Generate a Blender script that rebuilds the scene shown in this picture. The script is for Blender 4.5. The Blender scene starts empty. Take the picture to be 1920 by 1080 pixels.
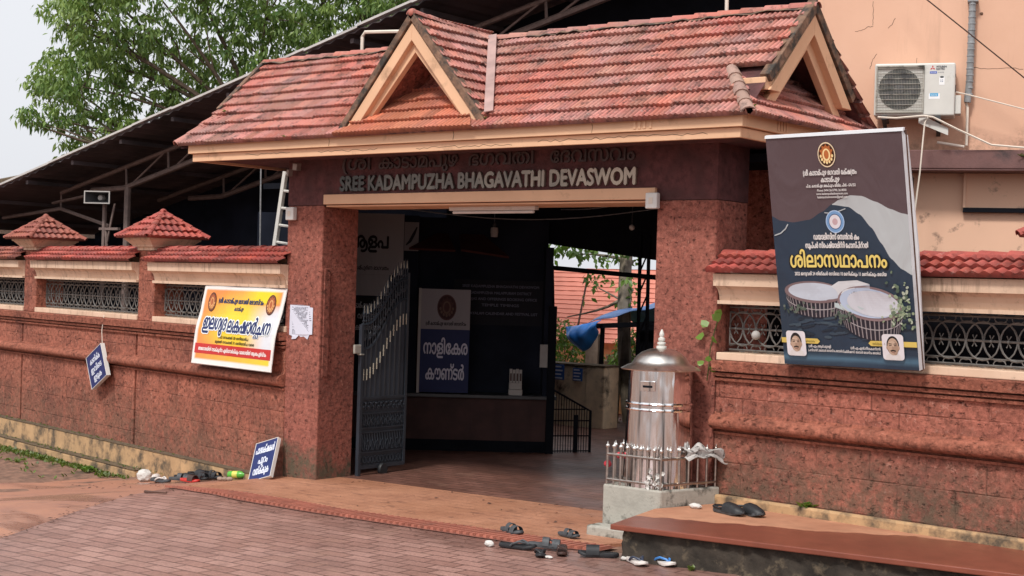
import bpy, bmesh, math, random
from math import sin, cos, pi, radians as rad
from mathutils import Vector as V, Matrix
from mathutils.geometry import tessellate_polygon

S = bpy.context.scene
COL = S.collection
random.seed(7)

# ------------------------------------------------------------------ camera, sky, sun, exposure
YAW, ROLL, PITCH = rad(38.5), rad(1.72), rad(-0.10)
cam = bpy.data.cameras.new('camera')
cam.sensor_width = 36.0
cam.lens = 36.0 * 2750 / 1920
cam.clip_end = 800
cam_o = bpy.data.objects.new('camera', cam)
COL.objects.link(cam_o)
cam_o.matrix_world = Matrix.Translation((9.27, -8.98, 1.75)) @ (
    Matrix.Rotation(YAW, 4, 'Z') @ Matrix.Rotation(pi / 2 + PITCH, 4, 'X') @ Matrix.Rotation(ROLL, 4, 'Z'))
S.camera = cam_o

SUN_DIR = V((0.10, -0.62, 0.78)).normalized()      # towards the sun
world = bpy.data.worlds.new('World')
S.world = world
world.use_nodes = True
wn, wl = world.node_tree.nodes, world.node_tree.links
sky = wn.new('ShaderNodeTexSky')
sky.sky_type = 'NISHITA'
sky.sun_disc = False
sky.sun_elevation = math.asin(SUN_DIR.z)
sky.sun_rotation = math.atan2(SUN_DIR.x, SUN_DIR.y)
sky.dust_density = 6.0
sky.air_density = 1.0
hs = wn.new('ShaderNodeHueSaturation')
hs.inputs['Saturation'].default_value = 0.22
hs.inputs['Value'].default_value = 1.0
mx = wn.new('ShaderNodeMix')
mx.data_type = 'RGBA'
mx.inputs[0].default_value = 0.75
mx.inputs[7].default_value = (7.8, 7.95, 8.4, 1)
wl.new(sky.outputs[0], hs.inputs['Color'])
wl.new(hs.outputs[0], mx.inputs[6])
wl.new(mx.outputs[2], wn['Background'].inputs[0])
wn['Background'].inputs[1].default_value = 0.10

sun = bpy.data.lights.new('sun', 'SUN')
sun.energy = 2.1
sun.angle = rad(10)
sun.color = (1.0, 0.96, 0.90)
sun_o = bpy.data.objects.new('sun', sun)
COL.objects.link(sun_o)
sun_o.rotation_euler = SUN_DIR.to_track_quat('Z', 'Y').to_euler()
S.view_settings.view_transform = 'Standard'
S.view_settings.look = 'None'
S.view_settings.gamma = 1
S.view_settings.exposure = 0.38


# ------------------------------------------------------------------ materials
def lin(c):
    """sRGB 0-255 to linear."""
    return tuple(((x / 255) / 12.92 if x / 255 <= 0.04045 else ((x / 255 + 0.055) / 1.055) ** 2.4) for x in c)


class NT:
    def __init__(self, name):
        self.m = bpy.data.materials.new(name)
        self.m.use_nodes = True
        self.n, self.l = self.m.node_tree.nodes, self.m.node_tree.links
        self.b = self.n['Principled BSDF']
        self.geo = self.n.new('ShaderNodeNewGeometry')
        self.pos = self.geo.outputs['Position']

    def setv(self, sock, v):
        if hasattr(v, 'is_output'):
            self.l.new(v, sock)
        elif isinstance(v, tuple) and len(v) == 3 and sock.type == 'RGBA':
            sock.default_value = (*v, 1)
        else:
            sock.default_value = v

    def noise(self, scale, detail=4, rough=.55, vec=None, dist=0):
        t = self.n.new('ShaderNodeTexNoise')
        t.inputs['Scale'].default_value = scale
        t.inputs['Detail'].default_value = detail
        t.inputs['Roughness'].default_value = rough
        t.inputs['Distortion'].default_value = dist
        self.l.new(vec or self.pos, t.inputs['Vector'])
        return t.outputs['Fac']

    def voro(self, scale, feature='F1', vec=None):
        t = self.n.new('ShaderNodeTexVoronoi')
        t.feature = feature
        t.inputs['Scale'].default_value = scale
        self.l.new(vec or self.pos, t.inputs['Vector'])
        return t

    def ramp(self, fac, stops):
        r = self.n.new('ShaderNodeValToRGB')
        self.l.new(fac, r.inputs[0])
        e = r.color_ramp.elements
        while len(e) < len(stops):
            e.new(0.5)
        for k, (p, c) in enumerate(stops):
            e[k].position = p
            e[k].color = (*c, 1) if isinstance(c, tuple) else (c, c, c, 1)
        return r.outputs[0]

    def mix(self, fac, a, b, mode='MIX'):
        x = self.n.new('ShaderNodeMix')
        x.data_type = 'RGBA'
        x.blend_type = mode
        self.setv(x.inputs[0], fac)
        self.setv(x.inputs[6], a)
        self.setv(x.inputs[7], b)
        return x.outputs[2]

    def math(self, op, a, b=0.0, clamp=False):
        x = self.n.new('ShaderNodeMath')
        x.operation = op
        x.use_clamp = clamp
        self.setv(x.inputs[0], a)
        self.setv(x.inputs[1], b)
        return x.outputs[0]

    def mapping(self, scale=(1, 1, 1), rot=(0, 0, 0), loc=(0, 0, 0)):
        x = self.n.new('ShaderNodeMapping')
        self.l.new(self.pos, x.inputs[0])
        x.inputs['Scale'].default_value = scale
        x.inputs['Rotation'].default_value = rot
        x.inputs['Location'].default_value = loc
        return x.outputs[0]

    def z(self):
        s = self.n.new('ShaderNodeSeparateXYZ')
        self.l.new(self.pos, s.inputs[0])
        return s.outputs[2]

    def bump(self, h, strength=.3, dist=.01):
        x = self.n.new('ShaderNodeBump')
        x.inputs['Strength'].default_value = strength
        x.inputs['Distance'].default_value = dist
        self.l.new(h, x.inputs['Height'])
        self.l.new(x.outputs[0], self.b.inputs['Normal'])

    def out(self, color, rough=.8, metal=0.0, spec=None):
        self.setv(self.b.inputs['Base Color'], color)
        self.setv(self.b.inputs['Roughness'], rough)
        self.b.inputs['Metallic'].default_value = metal
        if spec is not None:
            self.b.inputs['Specular IOR Level'].default_value = spec
        return self.m


def simple(name, c, rough=.7, metal=0, var=.18, scale=6, bump=.0, bscale=60, dirt=None, dscale=2.2, dlo=.52, dhi=.7, spec=None):
    t = NT(name)
    n = t.noise(scale, 5)
    dark = tuple(x * (1 - var) for x in c)
    lite = tuple(min(1, x * (1 + var)) for x in c)
    col = t.ramp(n, [(.3, dark), (.7, lite)])
    if dirt:
        m = t.ramp(t.noise(dscale, 8, .65), [(dlo, 0.0), (dhi, 1.0)])
        col = t.mix(m, col, dirt)
    if bump:
        t.bump(t.noise(bscale, 5), bump, .01)
    return t.out(col, rough, metal, spec)


def laterite(name, base, dark, pale, joint=True, rot=0.0, stain_top=.62, pit=1.0, stain=1.0):
    t = NT(name)
    big = t.noise(1.7, 8, .7)
    col = t.ramp(big, [(.32, dark), (.5, base), (.78, tuple(min(1, x * 1.22) for x in base))])
    # coarse grain: pale grit and dark pits of a cut laterite face
    g1 = t.noise(23, 5, .8)
    col = t.mix(1.0, col, t.ramp(g1, [(.30, .42), (.5, 1.0), (.66, 1.5)]), 'MULTIPLY')
    pits = t.ramp(t.noise(19, 5, .8, vec=t.mapping(scale=(1, 1, 1.7))), [(.33, 1.0), (.42, 0.0)])
    pits = t.math('MULTIPLY', pits, t.ramp(t.noise(3.2, 4), [(.35, .45), (.6, 1.0)]))
    col = t.mix(t.math('MULTIPLY', pits, .8 * pit), col, tuple(x * .25 for x in dark))
    sp = t.ramp(t.noise(26, 4, .8), [(.57, 0.0), (.67, 1.0)])
    sp = t.math('MULTIPLY', sp, t.ramp(t.noise(4, 4), [(.36, 0.2), (.60, 1.0)]))
    col = t.mix(t.math('MULTIPLY', sp, .8 * pit), col, pale)
    h = t.math('SUBTRACT', t.noise(26, 6, .8), t.math('MULTIPLY', pits, 1.3))
    if joint:
        sep = t.n.new('ShaderNodeSeparateXYZ')
        t.l.new(t.pos, sep.inputs[0])
        along = t.math('ADD', t.math('MULTIPLY', sep.outputs[0], cos(rot)), t.math('MULTIPLY', sep.outputs[1], sin(rot)))
        cmb = t.n.new('ShaderNodeCombineXYZ')
        t.l.new(along, cmb.inputs[0])
        t.l.new(t.math('ADD', sep.outputs[2], .115), cmb.inputs[1])
        br = t.n.new('ShaderNodeTexBrick')
        t.l.new(cmb.outputs[0], br.inputs['Vector'])
        br.inputs['Scale'].default_value = 1
        br.inputs['Brick Width'].default_value = .40
        br.inputs['Row Height'].default_value = .225
        br.inputs['Mortar Size'].default_value = .007
        br.inputs['Mortar Smooth'].default_value = .8
        br.inputs['Color1'].default_value = (.74, .74, .74, 1)
        br.inputs['Color2'].default_value = (1.16, 1.16, 1.16, 1)
        br.inputs['Mortar'].default_value = (.58, .56, .55, 1)
        jm = t.ramp(t.noise(4, 4), [(.40, .12), (.64, .85)])
        col = t.mix(jm, col, t.mix(1.0, col, br.outputs['Color'], 'MULTIPLY'))
        h = t.math('SUBTRACT', h, t.math('MULTIPLY', t.math('MULTIPLY', br.outputs['Fac'], jm), .7))
    # damp, algae-grey wear rising from the ground
    zz = t.math('ADD', t.z(), t.math('MULTIPLY', t.math('SUBTRACT', t.noise(2.6, 6, .7), .5), 1.3))
    st = t.ramp(zz, [(.12, 1.0), (stain_top, 0.0)])
    mott = t.ramp(t.noise(9, 7, .8), [(.38, 0.1), (.54, 1.0)])
    col = t.mix(t.math('MULTIPLY', t.math('MULTIPLY', st, mott), stain), col, (.12, .095, .065))
    t.bump(h, .9, .014)
    return t.out(col, .92, 0, .25)


def tile_mat(name, c, weather=.7, grey=(.23, .15, .13)):
    t = NT(name)
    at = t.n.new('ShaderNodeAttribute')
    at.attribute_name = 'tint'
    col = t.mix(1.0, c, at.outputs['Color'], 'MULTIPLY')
    if weather:
        w1 = t.ramp(t.noise(1.4, 8, .66), [(.38, 0.0), (.60, 1.0)])
        col = t.mix(t.math('MULTIPLY', w1, .62 * weather), col, t.mix(1.0, grey, at.outputs['Color'], 'MULTIPLY'))
        w2 = t.ramp(t.noise(10, 8, .78), [(.515, 0.0), (.63, 1.0)])
        col = t.mix(t.math('MULTIPLY', w2, .75 * weather), col, (.035, .026, .024))
        w3 = t.ramp(t.noise(26, 5, .7), [(.58, 0.0), (.68, 1.0)])
        col = t.mix(t.math('MULTIPLY', w3, .5 * weather), col, (.42, .33, .29))
    else:
        w2 = t.ramp(t.noise(12, 6, .7), [(.55, 0.0), (.75, 1.0)])
        col = t.mix(t.math('MULTIPLY', w2, .5), col, tuple(x * .35 for x in c))
    t.bump(t.noise(120, 4), .25, .004)
    return t.out(col, .72, 0, .35)


def pavers(name, c1, c2, mortar, bw, rh, rough, scale_noise=1.0, wet=.35, rot=0.0, damp=None):
    t = NT(name)
    br = t.n.new('ShaderNodeTexBrick')
    # slightly wandering joints
    nz = t.n.new('ShaderNodeTexNoise')
    nz.inputs['Scale'].default_value = 3
    t.l.new(t.pos, nz.inputs['Vector'])
    add = t.n.new('ShaderNodeVectorMath')
    add.operation = 'MULTIPLY_ADD'
    t.l.new(nz.outputs['Color'], add.inputs[0])
    add.inputs[1].default_value = (.012, .012, 0)
    t.l.new(t.mapping(rot=(0, 0, rot)), add.inputs[2])
    t.l.new(add.outputs[0], br.inputs['Vector'])
    br.inputs['Scale'].default_value = 1
    br.inputs['Brick Width'].default_value = bw
    br.inputs['Row Height'].default_value = rh
    br.inputs['Mortar Size'].default_value = .008
    br.inputs['Mortar Smooth'].default_value = .35
    br.inputs['Bias'].default_value = 0
    br.inputs['Color1'].default_value = (*c1, 1)
    br.inputs['Color2'].default_value = (*c2, 1)
    br.inputs['Mortar'].default_value = (*mortar, 1)
    col = br.outputs['Color']
    dirt = t.ramp(t.noise(1.3, 7, .65), [(.40, 0.0), (.70, 1.0)])
    col = t.mix(t.math('MULTIPLY', dirt, .55), col, tuple(x * .45 for x in c1))
    sp = t.ramp(t.noise(60, 4, .7), [(.35, .75), (.65, 1.15)])
    col = t.mix(1.0, col, sp, 'MULTIPLY')
    stain = t.ramp(t.noise(5, 8, .75), [(.52, 0.0), (.66, 1.0)])
    col = t.mix(t.math('MULTIPLY', stain, .35), col, tuple(x * .3 for x in c1))
    sand = t.ramp(t.noise(2.4, 7, .7), [(.54, 0.0), (.70, 1.0)])
    col = t.mix(t.math('MULTIPLY', sand, .30), col, (.40, .24, .17))
    r = t.ramp(t.noise(.9, 6, .6), [(.36, wet), (.62, rough)])
    if damp:
        s = t.n.new('ShaderNodeSeparateXYZ')
        t.l.new(t.pos, s.inputs[0])
        d = t.math('ADD', t.math('MULTIPLY', t.math('ADD', s.outputs[1], damp[0]), damp[1]), t.math('MULTIPLY', t.math('SUBTRACT', s.outputs[0], damp[2]), damp[3]))
        d = t.math('ADD', d, t.math('MULTIPLY', t.math('SUBTRACT', t.noise(1.8, 7, .65), .5), 1.5))
        w = t.ramp(d, [(.0, 0.0), (.35, 1.0)])
        col = t.mix(t.math('MULTIPLY', w, .42), col, tuple(x * .42 for x in c1))
        r = t.mix(w, r, (.34,) * 3)
    h = t.math('ADD', t.math('MULTIPLY', br.outputs['Fac'], -1.0), t.math('MULTIPLY', t.noise(70, 4), .35))
    t.bump(h, .55, .008)
    return t.out(col, r, 0, .5)


def print_mat(name, rough=.42):
    t = NT(name)
    at = t.n.new('ShaderNodeAttribute')
    at.attribute_name = 'tint'
    n = t.noise(4.5, 3, .5, vec=t.mapping(scale=(1, 1, .45)), dist=.6)
    t.bump(n, .55, .035)
    return t.out(at.outputs['Color'], rough, 0, .4)


def leaf_mat(name, c, c2):
    t = NT(name)
    at = t.n.new('ShaderNodeAttribute')
    at.attribute_name = 'tint'
    col = t.mix(at.outputs['Fac'], c, c2)
    m = t.out(col, .42, 0, .5)
    t.b.inputs['Transmission Weight'].default_value = 0
    tr = t.n.new('ShaderNodeBsdfTranslucent')
    t.l.new(t.mix(.5, col, (.20, .30, .03)), tr.inputs['Color'])
    ms = t.n.new('ShaderNodeMixShader')
    ms.inputs[0].default_value = .38
    t.l.new(t.b.outputs[0], ms.inputs[1])
    t.l.new(tr.outputs[0], ms.inputs[2])
    t.l.new(ms.outputs[0], t.n['Material Output'].inputs[0])
    return m


MT = {}
MT['laterite'] = laterite('laterite', (.32, .114, .076), (.195, .070, .051), (.52, .27, .20), rot=-rad(10.9), stain_top=.55, stain=.45)
MT['laterite_r'] = laterite('laterite_r', (.325, .113, .079), (.195, .070, .054), (.52, .26, .20), rot=-rad(5.4), stain_top=1.15)
MT['laterite_p'] = laterite('laterite_p', (.295, .103, .076), (.18, .064, .050), (.50, .25, .19), joint=False, stain_top=.3)
MT['moulding'] = laterite('moulding', (.30, .105, .068), (.185, .066, .046), (.48, .23, .16), joint=False, stain_top=.0, pit=.6)
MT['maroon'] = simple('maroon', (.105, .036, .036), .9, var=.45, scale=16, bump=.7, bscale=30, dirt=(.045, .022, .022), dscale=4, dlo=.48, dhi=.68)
MT['cream'] = simple('cream', (.72, .44, .27), .62, var=.07, scale=3, bump=.08, dirt=(.30, .17, .10), dscale=4, dlo=.58, dhi=.78)
def cream_old_mat():
    t = NT('cream_old')
    col = t.ramp(t.noise(3, 5), [(.3, (.62, .43, .305)), (.7, (.74, .54, .40))])
    st = t.ramp(t.noise(16, 6, .7, vec=t.mapping(scale=(1, 1, .10))), [(.50, 0.0), (.66, 1.0)])
    st = t.math('MULTIPLY', st, t.ramp(t.noise(2.5, 4), [(.42, 0.0), (.6, 1.0)]))
    col = t.mix(t.math('MULTIPLY', st, .8), col, (.22, .14, .10))
    col = t.mix(t.math('MULTIPLY', t.ramp(t.noise(20, 6, .75), [(.58, 0.0), (.70, 1.0)]), .6), col, (.26, .18, .13))
    t.bump(t.noise(40, 5), .15, .006)
    return t.out(col, .75, 0, .3)


MT['cream_old'] = cream_old_mat()
MT['yellow_plinth'] = simple('yellow_plinth', (.46, .29, .15), .85, var=.2, bump=.3, dirt=(.10, .075, .05), dscale=5, dlo=.46, dhi=.62)
MT['moss_top'] = simple('moss_top', (.12, .085, .05), .9, var=.4, bump=.4, bscale=40, scale=20)
MT['tile'] = tile_mat('tile', (.46, .150, .112), 1.0, grey=(.40, .255, .225))
MT['tile_clean'] = tile_mat('tile_clean', (.54, .175, .10), .40)
MT['hip_grey'] = tile_mat('hip_grey', (.40, .255, .205), .8)
MT['tile_red'] = tile_mat('tile_red', (.42, .082, .062), .62, grey=(.27, .10, .08))
MT['tile_brown'] = tile_mat('tile_brown', (.31, .085, .058), .30)
MT['verge'] = simple('verge', (.20, .115, .075), .9, var=.4, scale=14, bump=.6, bscale=35, dirt=(.045, .038, .032), dscale=9, dlo=.45, dhi=.6)
MT['valley'] = simple('valley', (.40, .26, .235), .55, var=.25, scale=5, dirt=(.2, .18, .18))
def pink_mat():
    t = NT('pink')
    col = t.ramp(t.noise(1.3, 6, .6), [(.3, (.66, .395, .275)), (.7, (.73, .455, .325))])
    zz = t.math('ADD', t.z(), t.math('MULTIPLY', t.math('SUBTRACT', t.noise(3.2, 6, .7), .5), .7))
    band = t.ramp(t.math('SUBTRACT', zz, 2.6), [(.22, 1.0), (.50, 0.0)])
    mott = t.ramp(t.noise(15, 7, .78), [(.42, .0), (.58, 1.0)])
    col = t.mix(t.math('MULTIPLY', t.math('MULTIPLY', band, mott), .85), col, (.13, .085, .065))
    strk = t.ramp(t.noise(7, 5, .7, vec=t.mapping(scale=(1, 1, .12))), [(.54, 0.0), (.72, 1.0)])
    col = t.mix(t.math('MULTIPLY', strk, .28), col, (.36, .22, .16))
    t.bump(t.noise(30, 6, .7), .12, .008)
    return t.out(col, .8, 0, .3)


MT['pink'] = pink_mat()
MT['pink_low'] = simple('pink_low', (.74, .46, .32), .75, var=.05, scale=1.5, dirt=(.10, .06, .05), dscale=7, dlo=.60, dhi=.75)
MT['slab'] = simple('slab', (.17, .085, .078), .8, var=.22, scale=5, bump=.2, dirt=(.07, .045, .045), dscale=5)
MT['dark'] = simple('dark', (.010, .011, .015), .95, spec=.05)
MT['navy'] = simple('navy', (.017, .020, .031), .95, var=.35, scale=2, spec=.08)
MT['shed'] = simple('shed', (.095, .074, .078), .8, var=.35, scale=1.3, dirt=(.045, .039, .042), dscale=.9, dlo=.45, dhi=.6)
MT['shed_edge'] = simple('shed_edge', (.52, .50, .48), .7)
MT['rust'] = simple('rust', (.17, .12, .105), .65, var=.25, scale=12)
MT['gate_blue'] = simple('gate_blue', (.030, .037, .049), .42, var=.2, scale=5)
MT['gate_dark'] = simple('gate_dark', (.045, .046, .050), .45, var=.2)
MT['silver_paint'] = simple('silver_paint', (.44, .40, .32), .4, metal=.3)
MT['grille'] = simple('grille', (.135, .128, .122), .6, var=.3, scale=20)
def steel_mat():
    """polished sheet with reflections painted as upright dark and bright bands"""
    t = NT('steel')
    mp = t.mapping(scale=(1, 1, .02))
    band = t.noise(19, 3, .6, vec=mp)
    col = t.ramp(band, [(.34, (.16, .155, .15)), (.42, (.70, .70, .70)), (.52, (.96, .97, .98))])  # reflection bands painted into the metal colour
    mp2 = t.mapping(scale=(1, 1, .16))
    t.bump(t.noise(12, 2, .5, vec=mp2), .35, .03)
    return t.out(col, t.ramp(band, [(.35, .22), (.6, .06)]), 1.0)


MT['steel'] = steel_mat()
MT['steel_old'] = simple('steel_old', (.74, .71, .67), .34, metal=1.0, var=.2, scale=16, dirt=(.30, .22, .17), dscale=12, dlo=.58, dhi=.72)
def letter_mat():
    t = NT('letter')
    sp = t.n.new('ShaderNodeSeparateXYZ')
    t.l.new(t.pos, sp.inputs[0])
    g = t.math('ADD', t.math('MULTIPLY', sp.outputs[0], .17), t.math('MULTIPLY', t.noise(2.6, 4, .7), .75))
    col = t.ramp(g, [(.42, (.075, .072, .066)), (.66, (.20, .18, .155)), (.92, (.46, .38, .30))])
    return t.out(col, .38, .55)


MT['letter'] = letter_mat()
MT['letter_dark'] = simple('letter_dark', (.060, .038, .036), .55, var=.3, scale=9)
MT['rail_steel'] = simple('rail_steel', (.42, .37, .33), .30, metal=.9, var=.25, scale=30)
MT['concrete'] = simple('concrete', (.40, .38, .33), .9, var=.2, bump=.3, dirt=(.075, .072, .06), dscale=6, dlo=.50, dhi=.62)
MT['mossy'] = simple('mossy', (.036, .028, .021), .95, var=.6, scale=9, bump=1.0, bscale=18, dirt=(.15, .115, .075), dscale=8, dlo=.56, dhi=.70)
MT['oldwall'] = simple('oldwall', (.72, .60, .42), .9, var=.2, dirt=(.06, .05, .04), dscale=2.5, dlo=.54, dhi=.66, scale=7)
MT['print'] = print_mat('print')
MT['paper'] = print_mat('paper', .8)
MT['white_plastic'] = simple('white_plastic', (.70, .69, .66), .45, var=.06)
MT['white_metal'] = simple('white_metal', (.62, .61, .57), .5, var=.06, dirt=(.36, .35, .29), dscale=6, dlo=.58, dhi=.8)
MT['ac_dark'] = simple('ac_dark', (.055, .06, .058), .6, var=.3)
MT['pvc'] = simple('pvc', (.72, .64, .55), .5, var=.08)
MT['grey_pipe'] = simple('grey_pipe', (.24, .25, .26), .5, var=.25, scale=20)
MT['black_rubber'] = simple('black_rubber', (.016, .017, .020), .55, var=.3, scale=30)
MT['grey_rubber'] = simple('grey_rubber', (.060, .064, .070), .6, var=.3, scale=30)
MT['brown_leather'] = simple('brown_leather', (.055, .026, .020), .5, var=.3, scale=30)
MT['white_rubber'] = simple('white_rubber', (.66, .60, .56), .6, var=.1, scale=20)
MT['blue_rubber'] = simple('blue_rubber', (.06, .22, .55), .45)
MT['navy_strap'] = simple('navy_strap', (.035, .045, .075), .5)
MT['white_cloth'] = simple('white_cloth', (.58, .56, .53), .85, var=.12, scale=14)
MT['soiled_cloth'] = simple('soiled_cloth', (.46, .44, .42), .9, var=.2, scale=20, dirt=(.10, .09, .085), dscale=26, dlo=.52, dhi=.60)
MT['green_plastic'] = simple('green_plastic', (.10, .42, .05), .25)
MT['label_yellow'] = simple('label_yellow', (.65, .62, .12), .4)
MT['red_plastic'] = simple('red_plastic', (.55, .04, .03), .4)
MT['stone'] = simple('stone', (.30, .22, .17), .9, var=.3, scale=12)
MT['bark'] = simple('bark', (.11, .078, .055), .95, var=.45, scale=14, bump=.7, bscale=18)
MT['bark_pale'] = simple('bark_pale', (.24, .20, .15), .95, var=.45, scale=9, bump=.7, bscale=18)
MT['leaf'] = leaf_mat('leaf', (.080, .165, .040), (.36, .49, .14))
MT['leaf_lime'] = leaf_mat('leaf_lime', (.06, .15, .02), (.20, .34, .06))
MT['grass'] = leaf_mat('grass', (.07, .10, .025), (.17, .24, .05))
MT['tarp'] = simple('tarp', (.03, .24, .80), .4, var=.3, scale=6)
MT['tarp_pale'] = simple('tarp_pale', (.09, .17, .38), .5, var=.3, scale=6)
MT['redwood'] = simple('redwood', (.055, .022, .019), .75, var=.3)
MT['orange_wall'] = simple('orange_wall', (.75, .36, .18), .8, var=.1, dirt=(.3, .13, .07))
MT['siding'] = simple('siding', (.62, .22, .16), .7, var=.08, scale=2)
MT['flower'] = simple('flower', (.5, .03, .05), .6)
MT['purple'] = simple('purple', (.30, .20, .55), .6)
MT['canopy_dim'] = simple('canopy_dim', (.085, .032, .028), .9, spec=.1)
MT['dull_white'] = simple('dull_white', (.40, .38, .36), .7, var=.08)
MT['soil'] = simple('soil', (.21, .115, .078), .95, var=.45, scale=11, bump=1.0, bscale=16, dirt=(.095, .066, .042), dscale=4)
MT['drain_red'] = simple('drain_red', (.40, .135, .090), .7, var=.22, scale=8, bump=.3, dirt=(.20, .085, .06), dscale=4)
MT['wood'] = simple('wood', (.10, .05, .035), .8)


MT['drain_dark'] = simple('drain_dark', (.19, .068, .048), .8, var=.3, scale=9)


def apron_mat():
    """pavers almost buried under trodden red dust, with damp smears"""
    t = NT('apron')
    col = t.ramp(t.noise(1.6, 7, .65), [(.3, (.36, .155, .088)), (.7, (.52, .25, .15))])
    br = t.n.new('ShaderNodeTexBrick')
    t.l.new(t.mapping(rot=(0, 0, .02)), br.inputs['Vector'])
    br.inputs['Scale'].default_value = 1
    br.inputs['Brick Width'].default_value = .235
    br.inputs['Row Height'].default_value = .118
    br.inputs['Mortar Size'].default_value = .009
    br.inputs['Mortar Smooth'].default_value = .6
    br.inputs['Color1'].default_value = (.86, .84, .82, 1)
    br.inputs['Color2'].default_value = (1.05, 1.05, 1.05, 1)
    br.inputs['Mortar'].default_value = (.52, .46, .42, 1)
    showing = t.ramp(t.noise(2.2, 7, .7), [(.42, .06), (.62, .85)])
    col = t.mix(showing, col, t.mix(1.0, col, br.outputs['Color'], 'MULTIPLY'))
    m = t.ramp(t.noise(3.6, 8, .78, vec=t.mapping(scale=(1, 2.6, 1), rot=(0, 0, .1))), [(.555, 0.0), (.63, 1.0)])
    col = t.mix(t.math('MULTIPLY', m, .75), col, (.14, .062, .042))
    col = t.mix(1.0, col, t.ramp(t.noise(60, 5, .75), [(.3, .72), (.7, 1.18)]), 'MULTIPLY')
    t.bump(t.math('SUBTRACT', t.noise(45, 6, .7), t.math('MULTIPLY', t.math('MULTIPLY', br.outputs['Fac'], showing), .8)), .45, .007)
    return t.out(col, t.ramp(t.noise(1.1, 5), [(.35, .40), (.65, .85)]), 0, .4)


def path_mat():
    t = NT('path_concrete')
    col = t.ramp(t.noise(1.1, 6, .6), [(.3, (.34, .155, .105)), (.7, (.46, .215, .13))])
    m = t.ramp(t.noise(1.3, 6, .6, vec=t.mapping(scale=(.5, 1.6, 1), rot=(0, 0, -.6))), [(.48, 0.0), (.60, 1.0)])
    col = t.mix(t.math('MULTIPLY', m, .6), col, (.20, .115, .095))
    col = t.mix(1.0, col, t.ramp(t.noise(60, 4), [(.3, .86), (.7, 1.1)]), 'MULTIPLY')
    t.bump(t.noise(30, 6, .7), .25, .006)
    return t.out(col, t.ramp(m, [(.2, .62), (.8, .22)]), 0, .5)


def platform_mat():
    """red floor; the strip at the wall has dried pale, the front is still wet"""
    t = NT('platform_floor')
    s = t.n.new('ShaderNodeSeparateXYZ')
    t.l.new(t.pos, s.inputs[0])
    d = t.math('SUBTRACT', t.math('ADD', s.outputs[1], .93), t.math('MULTIPLY', t.math('SUBTRACT', s.outputs[0], 4.13), .40))
    d = t.math('ADD', d, t.math('MULTIPLY', t.math('SUBTRACT', t.noise(2.6, 6), .5), .45))
    dry = t.ramp(d, [(.0, 0.0), (.03, 1.0)])
    dry2 = t.ramp(t.noise(9, 5), [(.3, .85), (.7, 1.1)])
    c_wet = t.ramp(t.noise(1.4, 6), [(.3, (.165, .046, .028)), (.7, (.24, .070, .042))])
    c_dry = t.ramp(t.noise(2.0, 6), [(.3, (.40, .18, .105)), (.7, (.50, .25, .15))])
    col = t.mix(dry, c_wet, c_dry)
    col = t.mix(1.0, col, dry2, 'MULTIPLY')
    t.bump(t.noise(60, 6, .7), .25, .005)
    return t.out(col, t.mix(dry, (.36,) * 3, (.85,) * 3), 0, .35)


MT['apron'] = apron_mat()
MT['path'] = path_mat()
MT['platform'] = platform_mat()
MT['paver'] = pavers('paver', (.325, .170, .137), (.435, .246, .203), (.125, .062, .047), .235, .118, .62, wet=.36, damp=(1.75, 1.0, 2.6, .10))
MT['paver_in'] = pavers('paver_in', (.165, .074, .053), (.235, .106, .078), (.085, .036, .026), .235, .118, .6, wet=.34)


# ------------------------------------------------------------------ mesh helpers
class Fr:
    """frame: (a, b, c) -> o + u a + v b + n c"""
    def __init__(self, o, u, v, n):
        self.o, self.u, self.v, self.n = V(o), V(u), V(v), V(n)

    def __call__(self, a, b, c=0.0):
        return self.o + self.u * a + self.v * b + self.n * c


W = Fr((0, 0, 0), (1, 0, 0), (0, 1, 0), (0, 0, 1))            # world (x, y, z)
G = Fr((0, 0, 0), (1, 0, 0), (0, 0, 1), (0, -1, 0))           # gate front (x, z, out)
ca, sa = cos(rad(10.9)), sin(rad(10.9))
LWF = Fr((-.45, 0, 0), (-ca, sa, 0), (0, 0, 1), (-sa, -ca, 0))    # left wall (s to the left, z, out)
cr_, sr_ = cos(rad(5.4)), sin(rad(5.4))
RWF = Fr((3.95, 0, 0), (cr_, -sr_, 0), (0, 0, 1), (-sr_, -cr_, 0))  # right wall (s to the right, z, out)
KF = Fr((-1.13, 2.32, 0), (.753, .658, 0), (0, 0, 1), (.658, -.753, 0))  # counter front
cb, sb = cos(rad(20.8)), sin(rad(20.8))
BF = Fr((4.4, 2.0, 0), (cb, sb, 0), (0, 0, 1), (sb, -cb, 0))      # pink building front


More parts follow.
